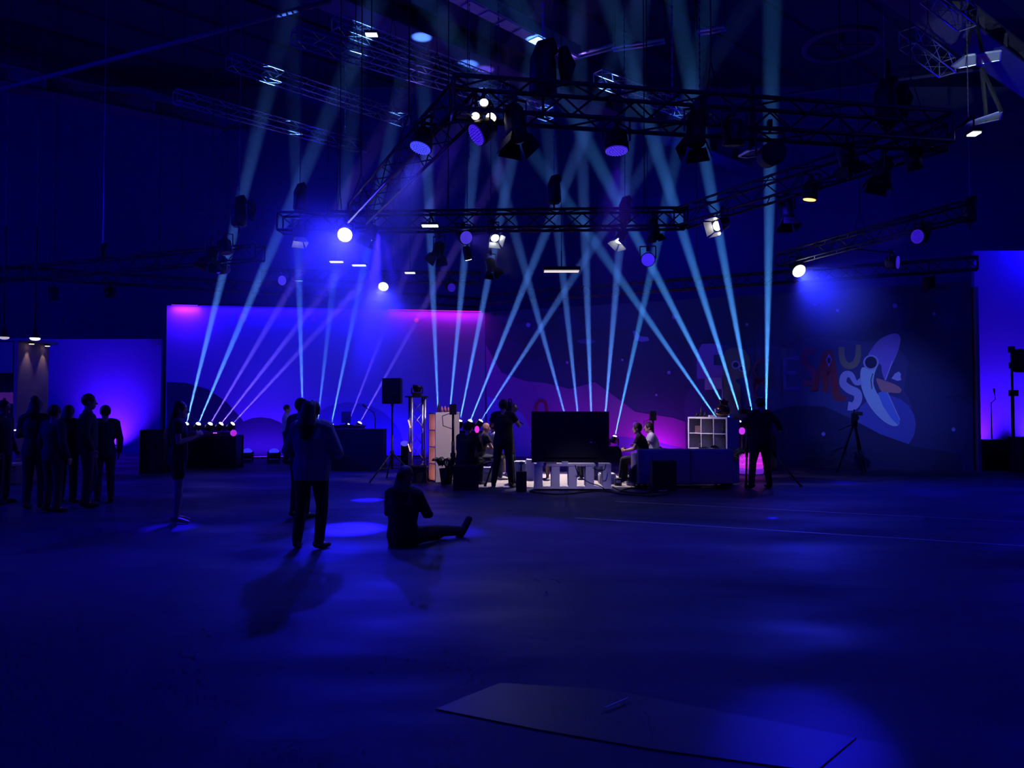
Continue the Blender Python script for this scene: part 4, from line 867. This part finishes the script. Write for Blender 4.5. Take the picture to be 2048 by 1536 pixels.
# stands
def stand(base, top_z, label, head, cat='stand', spread=.35, r=.014):
    b_ = V(base); t = thing('tripod_stand', label, cat, b_)
    part('pole', MB().tube([b_ + V((0, 0, .25)), b_ + V((0, 0, top_z * .6))], r * 1.4, 8).tube([b_ + V((0, 0, top_z * .55)), b_ + V((0, 0, top_z))], r, 8), BLACK, t)
    for k in range(3):
        an = R(90 + 120 * k + 20); e = V((math.cos(an), math.sin(an), 0))
        part('leg', MB().tube([b_ + V((0, 0, .62)), b_ + e * spread + V((0, 0, .015))], r * .9, 6).tube([b_ + V((0, 0, .27)), b_ + e * spread * .55 + V((0, 0, .28))], r * .6, 5), BLACK, t)
    part('collar', MB().tube([b_ + V((0, 0, .58)), b_ + V((0, 0, .66))], r * 2.2, 10), BLACKP, t)
    head(t, b_, top_z); return t
def spk_head(t, b_, z):
    part('speaker_cabinet', rbox(b_ + V((0, 0, z + .29)), (.40, .36, .56), .02), BLACKP, t); part('grille', MB().box(b_ + V((0, .185, z + .29)), (.34, .01, .5)), CLOTHB, t)
    part('pole_socket', MB().tube([b_ + V((0, 0, z - .05)), b_ + V((0, 0, z + .02))], .03, 8), BLACK, t)
# loudspeaker turned towards the set
b_ = gr(784, 962); stand(b_, 1.72 - .05, 'black loudspeaker raised on a tripod pole, left of set', spk_head, 'speaker', .62, .02)
def mic_head(t, b_, z):
    part('boom', MB().tube([b_ + V((.0, 0, z - .03)), b_ + V((.12, 0, z + .08)), b_ + V((.1, 0, z + .25))], .012, 6), BLACK, t); part('microphone', MB().tube([b_ + V((.1, 0, z + .24)), b_ + V((.085, 0, z + .38))], [.016, .03], 8), BLACKP, t)
b_ = gp(1984, 21.5); stand(b_, 1.75, 'thin microphone stand before the violet wall at right edge', mic_head)
def big_head(t, b_, z):
    part('lamp_box', rbox(b_ + V((.38, 0, z - .35)), (.56, .35, .62), .08), BLACKP, t); [part('clamp', MB().box(b_ + V((o_, 0, z_)), (w_, .11, .16)), BLACK, t) for o_, z_, w_ in ((0, z - .05, .12), (.03, z * .62, .2), (0, z * .85, .1))]
b_ = gp(2027, 20.5); stand(b_, 3.2, 'tall lamp stand with big dark lamp head at right edge', big_head, 'stand', .5, .03)
def cam_head(t, b_, z): part('clamp', MB().box(b_ + V((0, 0, z + .06)), (.14, .12, .22)), BLACKP, t); part('cable_loop', MB().tube([b_ + V((-.02, -.05, z)), b_ + V((-.22, -.06, z - .08)), b_ + V((-.2, -.06, z - .28)), b_ + V((-.02, -.05, z - .34))], .008, 6), BLACK, t)
b_ = gp(906, 16.0); stand(b_, 1.50, 'black microphone stand in front of the left cabinet', cam_head, 'stand', .3, .025)
b_ = gp(1306, 17.9); stand(b_, 1.35, 'black light stand behind the guest with headphones', cam_head, 'stand', .4, .025)
# DJ table
a, c = gp(660, 20.6), gp(722, 20.6)
DJ = mat('dj_cloth', (.06, .06, .12), .9, 0, .2, 10)
t = thing('dj_booth', 'raised DJ table carrying the laptop', 'table', ((a.x + c.x) / 2, 20.6, 0)); part('body', MB().box(((a.x + c.x) / 2, 20.8, .54), (c.x - a.x, .6, 1.08)), DJ, t); part('worktop', MB().box(((a.x + c.x) / 2, 20.8, 1.10), (c.x - a.x + .06, .66, .04)), DARKALU, t)
a2, c2 = gp(664, 20.0), gp(769, 20.0)
t = thing('cloth_table', 'long dark cloth-draped table in front of the DJ booth', 'table', ((a2.x + c2.x) / 2, 20.0, 0)); part('drape', MB().box(((a2.x + c2.x) / 2, 20.05, .51), (c2.x - a2.x, .55, 1.02)), DJ, t); part('tabletop', MB().box(((a2.x + c2.x) / 2, 20.05, 1.035), (c2.x - a2.x + .02, .57, .02)), DARKALU, t)
a = at(694, 835, 20.8); t = thing('laptop', 'open laptop on the raised DJ booth', 'laptop', (a.x, a.y, 1.12)); part('keyboard', MB().box((a.x, a.y, 1.13), (.34, .24, .02)), BLACKP, t); part('laptop_screen', MB().box((a.x, a.y - .1, 1.34), (.26, .02, .30)), mat('laptop_lid', (.08, .1, .4), .5), t); part('laptop_stand', MB().box((a.x, a.y - .05, 1.16), (.06, .06, .06)), BLACKP, t)
def goose(t, b_, z): part('boom_arm', MB().tube([b_ + V((0, 0, z)), b_ + V((-.05, 0, z + .12)), b_ + V((-.28, 0, z + .27))], .014, 6), BLACK, t); part('microphone', MB().tube([b_ + V((-.26, 0, z + .26)), b_ + V((-.34, 0, z + .33))], .03, 8), BLACKP, t)
b_ = gp(750, 20.9); stand(b_, 1.35, 'boom microphone stand behind the cloth table', goose)
# dome wash lights on the floor
for (x, y, lb) in ((494, 903, 'left'), (548, 901, 'right')):
    p = gp(x, 22.3); zc_ = .30
    t = thing('dome_light', lb + ' blue dome light on the floor before the backdrop', 'stage light', (p.x, p.y, 0))
    part('base', MB().box((p.x, p.y, .05), (.3, .26, .1)), BLACKP, t); part('yoke', MB().box((p.x - .17, p.y, .2), (.03, .1, .24)).box((p.x + .17, p.y, .2), (.03, .1, .24)), BLACKP, t)
    part('head', MB().tube([(p.x, p.y, .13), (p.x, p.y, .18), (p.x, p.y, .30)], [.09, .15, .155], 16), BLACKP, t)
    part('dome', MB().ball((p.x, p.y + .02, .31), (.145, .14, .11), 18), emat('blue_dome', (.035, .03, 1), 1.0), t)
    spot('up', (p.x, p.y + .1, .5), (0, .55, 1), 60, (.05, .03, 1), R(70), 1, .08, t)
p = gp(809, 21.0); t = thing('floor_wash', 'small blue floor light between loudspeaker and truss tower', 'stage light', (p.x, p.y, 0)); part('lens', MB().ball((p.x, p.y, .62), (.11, .06, .075)), emat('blue_dome2', (.1, .08, 1), .8), t); part('body', MB().box((p.x, p.y + .08, .3), (.2, .12, .6)), BLACKP, t)
# truss tower with a moving head on top
p = gp(834, 17.0); t = thing('truss_tower', 'upright silver truss tower with light on top, left of shelves', 'truss tower', (p.x, p.y, 0)); h_ = .145; H_ = 1.82; mbs = MB()
cs = [V((sx_ * h_, sy_ * h_, 0)) for sx_, sy_ in ((-1, -1), (1, -1), (1, 1), (-1, 1))]
Mz = MX.Rotation(R(18), 3, 'Z'); cs = [Mz @ c for c in cs]
for c in cs: part('chord', MB().tube([p + c + V((0, 0, .06)), p + c + V((0, 0, H_))], .025, 8), ALU, t)
for fi in range(4):
    for i in range(5):
        c0, c1 = cs[fi], cs[(fi + 1) % 4]
        if i % 2: c0, c1 = c1, c0
        part('brace', MB().tube([p + c0 + V((0, 0, .1 + i * .34)), p + c1 + V((0, 0, .1 + (i + 1) * .34))], .010, 6), ALU, t)
part('base_plate', MB().box(p + V((0, 0, .03)), (.6, .6, .06)), BLACK, t); part('top_plate', MB().box(p + V((0, 0, H_ + .015)), (.48, .4, .03)), BLACK, t)
rt = thing('moving_head_light', 'unlit black moving head on top of the truss tower', 'stage light', p + V((0, 0, H_ + .03)))
part('base', MB().box(p + V((.0, 0, H_ + .07)), (.2, .2, .08)), BLACKP, rt); part('head', MB().tube([p + V((0, 0, H_ + .12)), p + V((0, 0, H_ + .2)), p + V((.01, 0, H_ + .27))], [.07, .10, .11], 12), BLACKP, rt); part('yoke', MB().box(p + V((-.12, 0, H_ + .15)), (.02, .08, .14)).box(p + V((.12, 0, H_ + .15)), (.02, .08, .14)), BLACKP, rt)
flight_case((p.x + .02, p.y - .45), .5, .3, 0, .34, 'black low case at the foot of the truss tower')
# tube lights on the tower (orange-white slivers)
for k in range(3):
    z0 = .12 + k * .52; o = p + V((-.17, -.20, z0)); t = thing('tube_light', ('lowest', 'middle', 'highest')[k] + ' short slanted orange-white tube light on the truss tower', 'lamp', o)
    part('tube', MB().tube([o + V((.05, 0, 0)), o + V((0, 0, .17))], .011, 8), emat('tube_glow%d' % k, (1, .55, .4), 1.2), t); part('tube_cap', MB().tube([o + V((0, 0, .17)), o + V((-.004, 0, .185))], .014, 8), BLACK, t)
# potted palm
def plant(px, d, label, n, hgt, pot=True):
    p = gp(px, d); t = thing('potted_plant', label, 'plant', p); G = mat('leaf_green', (.03, .07, .03), .5, 0, .3, 20)
    part('pot', MB().tube([p, p + V((0, 0, .3)), p + V((0, 0, .32))], [.11, .15, .16], 14), BLACKP, t)
    part('soil', MB().tube([p + V((0, 0, .3)), p + V((0, 0, .325))], .14, 12), mat('soil', (.02, .012, .01), .95), t)
    for k in range(n):
        an = 2 * math.pi * k / n + random.uniform(-.2, .2); e = V((math.cos(an), math.sin(an) * .8, 0)); up = hgt * random.uniform(.7, 1); rch = hgt * random.uniform(.35, .6)
        pts = [p + V((0, 0, .3)) + e * rch * s_ ** 1.3 + V((0, 0, up * (s_ - .45 * s_ ** 3))) for s_ in (0, .2, .4, .6, .8, 1)]
        m_ = MB().tube(pts, .006, 4)
        for i in range(1, 14):
            s_ = .25 + .75 * i / 14; c = p + V((0, 0, .3)) + e * rch * s_ ** 1.3 + V((0, 0, up * (s_ - .45 * s_ ** 3))); sd = V((-e.y, e.x, 0)) * (1)
            for q in (-1, 1):
                l_ = .16 * (1.15 - s_ * .7); tip = c + sd * q * l_ + e * l_ * .5 + V((0, 0, -.05))
                m_.prism([c, c + (tip - c) * .5 + V((0, 0, .012)) + e * .012, tip, c + (tip - c) * .5 - e * .012], (0, 0, .002))
        part('frond', m_, G, t)
plant(1452, 15.9, 'potted palm between the right shelf and the sofa end', 11, .95)
plant(893, 16.2, 'small leafy plant low in front of the left cabinet', 9, .5)
plant(1300, 17.8, 'dark leafy plant behind the guest with headphones', 9, .8)
# magenta-lit crate behind right operator
p = gp(1500, 18.6); t = thing('lit_drum', 'magenta-glowing ribbed container behind the right camera operator', 'container', p)
MG = emat('magenta_glow', (.7, .03, .85), .75); MG2 = emat('magenta_dim', (.22, .02, .8), .6)
for k in range(4): part('glowing_band', MB().tube([p + V((0, 0, .02 + k * .13)), p + V((0, 0, .13 + k * .13))], [.30, .32], 20), MG if k > 0 else MG2, t)
part('lid', MB().tube([p + V((0, 0, .54)), p + V((0, 0, .58))], .33, 20), BLACKP, t)
for (x, y, lb) in ((1462, 858, 'left'), (1484, 862, 'right')):
    a = at(x, y, 18.6); t = thing('magenta_lamp', lb + ' small magenta lamp beyond the potted palm', 'lamp', a); part('glass', MB().ball(a, (.075, .05, .09)), emat('magenta_lamp_' + lb, (.6, .04, .9), 1), t); part('holder', MB().tube([(a.x, a.y, 0), (a.x, a.y, a.z - .08)], .02, 6), BLACK, t)
a = at(954, 859, 19.5); t = thing('magenta_lamp', 'small pink lamp above the bald guest', 'lamp', a); part('glass', MB().ball(a, (.06, .04, .09)), emat('pink_lamp', (.9, .04, .7), 1), t); part('holder', MB().tube([(a.x, a.y, 0), (a.x, a.y, a.z - .08)], .02, 6), BLACK, t)
# cables
CB = mat('cable_rubber', (.012, .012, .014), .6)
def cable(pts, label, r=.012, m=CB):
    P = [V(x) for x in pts]; Q = []
    for i in range(len(P) - 1):
        p0, p1, p2, p3 = P[max(i - 1, 0)], P[i], P[i + 1], P[min(i + 2, len(P) - 1)]
        for k in range(6):
            s_ = k / 6; Q.append(.5 * ((2 * p1) + (p2 - p0) * s_ + (2 * p0 - 5 * p1 + 4 * p2 - p3) * s_ * s_ + (3 * p1 - p0 - 3 * p2 + p3) * s_ ** 3))
    Q.append(P[-1]); single('cable', MB().tube(Q, r, 6), m, label, 'cable')
def gc(*l): return [gr(x, y) + V((0, 0, .014)) for x, y in l]
cable(gc((1060, 985), (1120, 990), (1200, 983), (1250, 990), (1320, 992), (1340, 985)), 'long black cable on the floor before the bench and sofa', .018)
cable(gc((1225, 975), (1250, 985), (1290, 988), (1300, 980), (1260, 978), (1240, 988), (1310, 994)), 'tangled black cable coil on the floor right of the bench', .02)
cable(gc((1290, 975), (1310, 968), (1335, 972), (1330, 982), (1300, 986)), 'small cable coil by the black floor speaker', .018)
cable([at(1150, 930, 14.7), at(1158, 950, 14.7), at(1178, 965, 14.7), at(1200, 972, 14.7) , gr(1215, 985) + V((0, 0, .02))], 'black cable hanging in front of the bench middle', .008)
cable([at(1212, 928, 14.72), at(1208, 940, 14.7), at(1195, 940, 14.7), at(1185, 935, 14.72)], 'black cable loop at the right end of the bench', .008)
# clutter right of the bench
for (x, y, sx_, sz_, m_, lb) in ((1236, 972, .14, .16, BLACKP, 'small dark device on the floor right of the bench'), (1262, 972, .16, .09, STEEL, 'grey crumpled object beside the sofa arm'), (1325, 984, .22, .05, BLACKP, 'power strip on the floor by the speaker')):
    p = gr(x, y); t = thing('floor_device', lb, 'device', p); part('body', rbox(p + V((0, 0, sz_ / 2)), (sx_, .12, sz_), .01), m_, t); part('socket_row', MB().box(p + V((0, -.062, sz_ * .6)), (sx_ * .7, .008, sz_ * .3)), WHITE, t)
m_ = MB()
for k in range(40):
    an = R(90 + 180 * k / 40); c = gp(1262, 15.4); a_ = V((c.x + .1, 15.3, .12)); e = V((math.cos(an) * .22, -.02, abs(math.sin(an)) * .36)); m_.tube([a_, a_ + e * .6 + V((0, 0, .02)), a_ + e], [.01, .014, .004], 4)
o = single('feather_cushion', m_, mat('grey_fluff', (.4, .36, .38), .9), 'grey fluffy cushion leaning on the sofa arm', 'cushion', loc=(a_.x, a_.y, 0))

# floor marks
TP = mat('floor_tape', (.5, .5, .55), .35)
def strip(p0, p1, wd, label):
    a, c = gr(*p0), gr(*p1); single('floor_tape', MB().bar(a + V((0, 0, .002)), c + V((0, 0, .002)), wd, .003), TP, label, 'tape')
strip((1150, 1036), (2200, 1102), .05, 'thin tape line crossing the floor at right, nearer one')
strip((1230, 1003), (2200, 1052), .045, 'thin tape line crossing the floor at right, farther one')
BO = mat('glossy_board', (.04, .035, .085), .42, 0, .2, 3, spec=.2)
def board(pts, label):
    P = [gr(*q) + V((0, 0, .001)) for q in pts]; single('floor_board', MB().prism(P, (0, 0, .006)), BO, label, 'board')
board([(872, 1420), (1000, 1368), (1225, 1382), (1560, 1448), (1712, 1478), (1632, 1545), (1300, 1500), (1080, 1462)], 'glossy flat board lying on the floor at the bottom, left piece')
board([(1716, 1479), (2100, 1545), (2300, 1640), (1560, 1640), (1638, 1546)], 'glossy flat board at the bottom right corner')
single('floor_joint', MB().bar(gr(1210, 1424) + V((0, 0, .022)), gr(1256, 1404) + V((0, 0, .022)), .01, .004), TP, 'short pale strip on the glossy board', 'tape')

# ---------------------------------------------------------------- left booth (bar) at the edge
BOO = mat('booth_panel', (.22, .2, .3), .7, 0, .1, 2)
d = 16.26; x1 = -10.45; x0 = -13.2; zt_ = at(96, 690, 17.35).z; d2 = 17.35
t = thing('booth', 'tall booth with counter and two yellow downlights at the left edge', 'booth', ((x0 + x1) / 2, d, 0))
part('side_wall', MB().box((x1 - .04, (d + d2) / 2, zt_ / 2), (.08, d2 - d, zt_)), mat('booth_warm_panel', (.34, .2, .28), .7), t)
part('back_wall', MB().box(((x0 + x1) / 2 - .05, d2 - .03, zt_ / 2), (x1 - x0 - .1, .06, zt_)), BOO, t)
part('roof_panel', MB().box(((x0 + x1) / 2 + .08, (d + d2) / 2, zt_ + .03), (x1 - x0 + .25, d2 - d, .06)), BOO, t)
part('front_fascia', MB().box(((x0 + x1) / 2 - .05, d + .02, zt_ - .35), (x1 - x0 - .1, .05, .66)), BOO, t)
part('counter_top', MB().box(((x0 + x1) / 2 + .1, d - .35, 1.6 - 115 / 1540 * (d - .5)), (x1 - x0 + .2, .6, .05)), mat('counter_laminate', (.7, .6, .6), .3), t)
part('counter_front', MB().box(((x0 + x1) / 2 + .05, d - .3, .2), (x1 - x0, .5, .36)), BOO, t)
part('shelf_board', MB().box(((x0 + x1) / 2 - .05, d + .5, 1.78), (x1 - x0 - .15, .3, .04)), BOO, t)
for k, x in enumerate((52, 84)):
    y = x1 * -1540 / (1024 - x) * -1 if 0 else 10.45 * 1540 / (1024 - x); fx = x1 + .10
    tt = thing('downlight', ('left', 'right') [k] + ' yellow downlight under the booth roof at the left edge', 'lamp', V((fx, y, zt_)))
    part('fitting', MB().tube([(fx, y, zt_ - .002), (fx, y, zt_ - .04)], .06, 14), BLACK, tt); part('lens', MB().tube([(fx, y, zt_ - .041), (fx, y, zt_ - .05)], .05, 14), emat('down_lens%d' % k, (1, .85, .6), 2), tt)
    spot('down', (fx, y, zt_ - .06), (-.12, 0, -1), 7, (.75, .65, .30), R(50), .6, .02, tt)
a = at(10, 796, d + .3); t = thing('small_monitor', 'small monitor glowing faintly purple in the booth', 'monitor', a)
part('monitor_screen', MB().box(a, (.34, .02, .24)), emat('monitor_purple', (.12, .02, .25), .3), t); part('monitor_foot', MB().bar(a, (a.x, a.y, .4), .05), BLACK, t)
for k, x in enumerate((10, 24)):
    o = V((at(x, 790, d + .5).x, d + .5, 1.80)); single('bottle', MB().tube([o, o + V((0, 0, .14)), o + V((0, 0, .18)), o + V((0, 0, .24))], [.035, .035, .014, .014], 10), STEEL, ('left', 'right')[k] + ' pale bottle on the booth shelf', 'bottle', loc=o)
a = at(29, 860, d - .3); t = thing('white_tray', 'small white bar lamp above the booth counter', 'lamp', a); part('bar', MB().bar(a + V((-.1, 0, -.01)), a + V((.1, 0, .0)), .03), emat('bar_glow', (.8, .7, 1), 1.4), t); part('arm', MB().bar(a + V((-.1, 0, 0)), (a.x - .1, a.y, .42), .015), BLACK, t)
for (x, y, st, lb) in ((70, 676, 3, 'white-lit small spotlight above the left booth'), (8, 674, .5, 'dim small spotlight at the far left above the booth')):
    a = at(x, y, 15.2); t = thing('small_spotlight', lb, 'spotlight', a); part('housing', MB().tube([a + V((0, 0, .18)), a + V((0, 0, .02)), a + V((0, 0, -.0))], [.05, .09, .11], 14), BLACK, t)
    part('lens', MB().ball(a + V((0, 0, -.01)), (.095, .09, .04)), emat('spot_glow' + str(x), (.85, .8, 1), st), t); part('hanger', MB().tube([a + V((0, 0, .18)), V((a.x, a.y, 5.2))], .015, 6), BLACK, t); rig(V((a.x, a.y, 5.2)), t)
# left dark items between group and cases
flight_case((gp(315, 19).x, 19), .55, .6, 0, 1.05, 'dark flight case in the shade left of the woman with bare legs')
flight_case((gp(2000, 20.0).x, 20.2), .95, .6, 0, .75, 'dark covered case before the violet wall at right edge')
flight_case((gp(2040, 19.6).x, 19.2), .8, .5, 0, .86, 'second dark case at the very right edge')

# ---------------------------------------------------------------- room lights
def uplight(px, d, wall_d, col, power, label, ang=95):
    p = gp(px, d); t = thing('floor_uplight', label, 'light', p)
    part('body', MB().box(p + V((0, 0, .08)), (.4, .15, .14)), BLACK, t); part('lens', MB().box(p + V((0, 0, .155)), (.36, .11, .01)), emat('uplight_lens', col, 2), t)
    spot('up', p + V((0, 0, .19)), (0, wall_d, 1), power, col, R(ang), 1, .1, t)
uplight(205, 26.2, .75, (.04, .003, 1), 1100, 'violet floor uplight behind the left group', 110)
uplight(1976, 23.7, .6, (.04, .003, 1), 1000, 'violet floor uplight at the right violet wall', 110)
uplight(2110, 23.7, .6, (.03, .006, 1), 900, 'blue floor uplight beyond the right edge', 110)
# white work light over the set
a = V((1.2, 18.6, 4.9)); t = thing('set_light', 'soft white light hanging over the talk-show set', 'light', a); part('housing', MB().box(a + V((0, 0, .06)), (.9, .3, .08)), BLACK, t); part('diffuser', MB().box(a, (.84, .26, .01)), emat('set_diffuser', (1, .9, .85), .8), t); part('hanger', MB().tube([a + V((0, 0, .1)), a + V((0, 0, .5))], .015, 6), BLACK, t); rig(a + V((0, 0, .5)), t)
spot('set_spot', a + V((0, 0, -.06)), (-.05, -.30, -1), 1900, (1, .82, .84), R(52), .6, .2, t)
spot('set_side', (-1.1, 17.0, 4.5), V((3.4, 17.1, .9)) - V((-1.1, 17.0, 4.5)), 600, (.95, .75, .95), R(30), .6, .1)  # side and front spots added without fixtures to brighten shelf, sofa arm, cabinet
spot('set_front', (-.4, 14.0, 4.4), V((3.75, 17.2, 1.25)) - V((-.4, 14.0, 4.4)), 1100, (.75, .58, .85), R(15), .6, .1)
spot('set_side', (1.0, 15.2, 5.1), V((-1.7, 17.0, .9)) - V((1.0, 15.2, 5.1)), 650, (1, .7, .8), R(26), .6, .1)
# added key light on the lettering and blue fill spots, all without fixtures
spot('logo_key', tp(1560, 520, 5.0) + V((0, -3, 0)), WR(1765, 812) - (tp(1560, 520, 5.0) + V((0, -3, 0))), 700, (.20, .32, 1), R(34), 1, .15)
for (x, y, z, p_, c_) in ((-3.5, 13, 5.2, 70, (.02, .01, 1)), (4.5, 13, 5.2, 70, (.02, .01, 1)), (0, 21, 5.3, 70, (.05, .01, 1)), (8, 17, 5.2, 60, (.02, .01, 1)), (-9, 17, 5.2, 60, (.02, .01, 1))):
    spot('blue_fill_spot', (x, y, z), (0, .1, -1), p_, c_, R(120), .9, .25)

# deep blue fill: added unseen point lights that lift the dark hall
for (x, y, z, p_) in ((-21, 11, 8, 3600), (-16, 8, 6, 450), (2, 3.5, 8, 260), (20, 11, 9, 420), (17, 24, 7, 400), (-6, 27.5, 8.2, 300), (7, 27.5, 8.2, 175)):
    l = bpy.data.lights.new('blue_fill', 'POINT'); l.energy = p_; l.color = (.003, .001, 1); l.shadow_soft_size = 0
    o = bpy.data.objects.new('blue_fill', l); COL.objects.link(o); o.location = (x, y, z)
# narrow blue spots added near the trusses to throw patches on the floor
for (px, py, p_, an, c_) in ((735, 1000, 20000, 5, (.012, .006, 1)), (700, 1057, 40000, 6.5, (.012, .006, 1)), (905, 1062, 5000, 5.5, (.02, .006, 1)), (650, 1102, 4000, 5.5, (.01, .005, 1)), (1545, 1036, 9000, 1.6, (.012, .006, 1)), (1690, 966, 5000, 3.4, (.01, .005, 1)), (1870, 985, 1200, 8, (.01, .005, 1)), (1060, 1045, 1500, 8, (.06, .006, 1)), (1600, 1480, 900, 5, (.01, .005, 1))):
    q = tp(760, 446, 5.1) if px < 1300 else atz(1640, 372, 4.6); g_ = gr(px, py); spot('patch_spot', q, g_ - q, p_, c_, R(an * 1.4), .8, .03)
wl = atz(1948, 268, 5.6) + V((0, -.4, 0)); spot('wing_light', wl, atz(1960, 120, 9.4) - wl, 1500, (.5, .7, .9), R(20), .8, .02)
q = tp(480, 446, 5.1); spot('patch_spot', q, at(362, 960, 10.8) - q, 4500, (.015, .006, 1), R(7), .8, .03)  # added blue spot brightening the bare-legged woman, no lamp there
spot('bench_key', (.6, 10.0, 4.75), V((1.25, 14.6, .1)) - V((.6, 10.0, 4.75)), 520, (.55, .46, .8), R(17), .9, .08)  # added front key brightening the bench, no fixture behind it
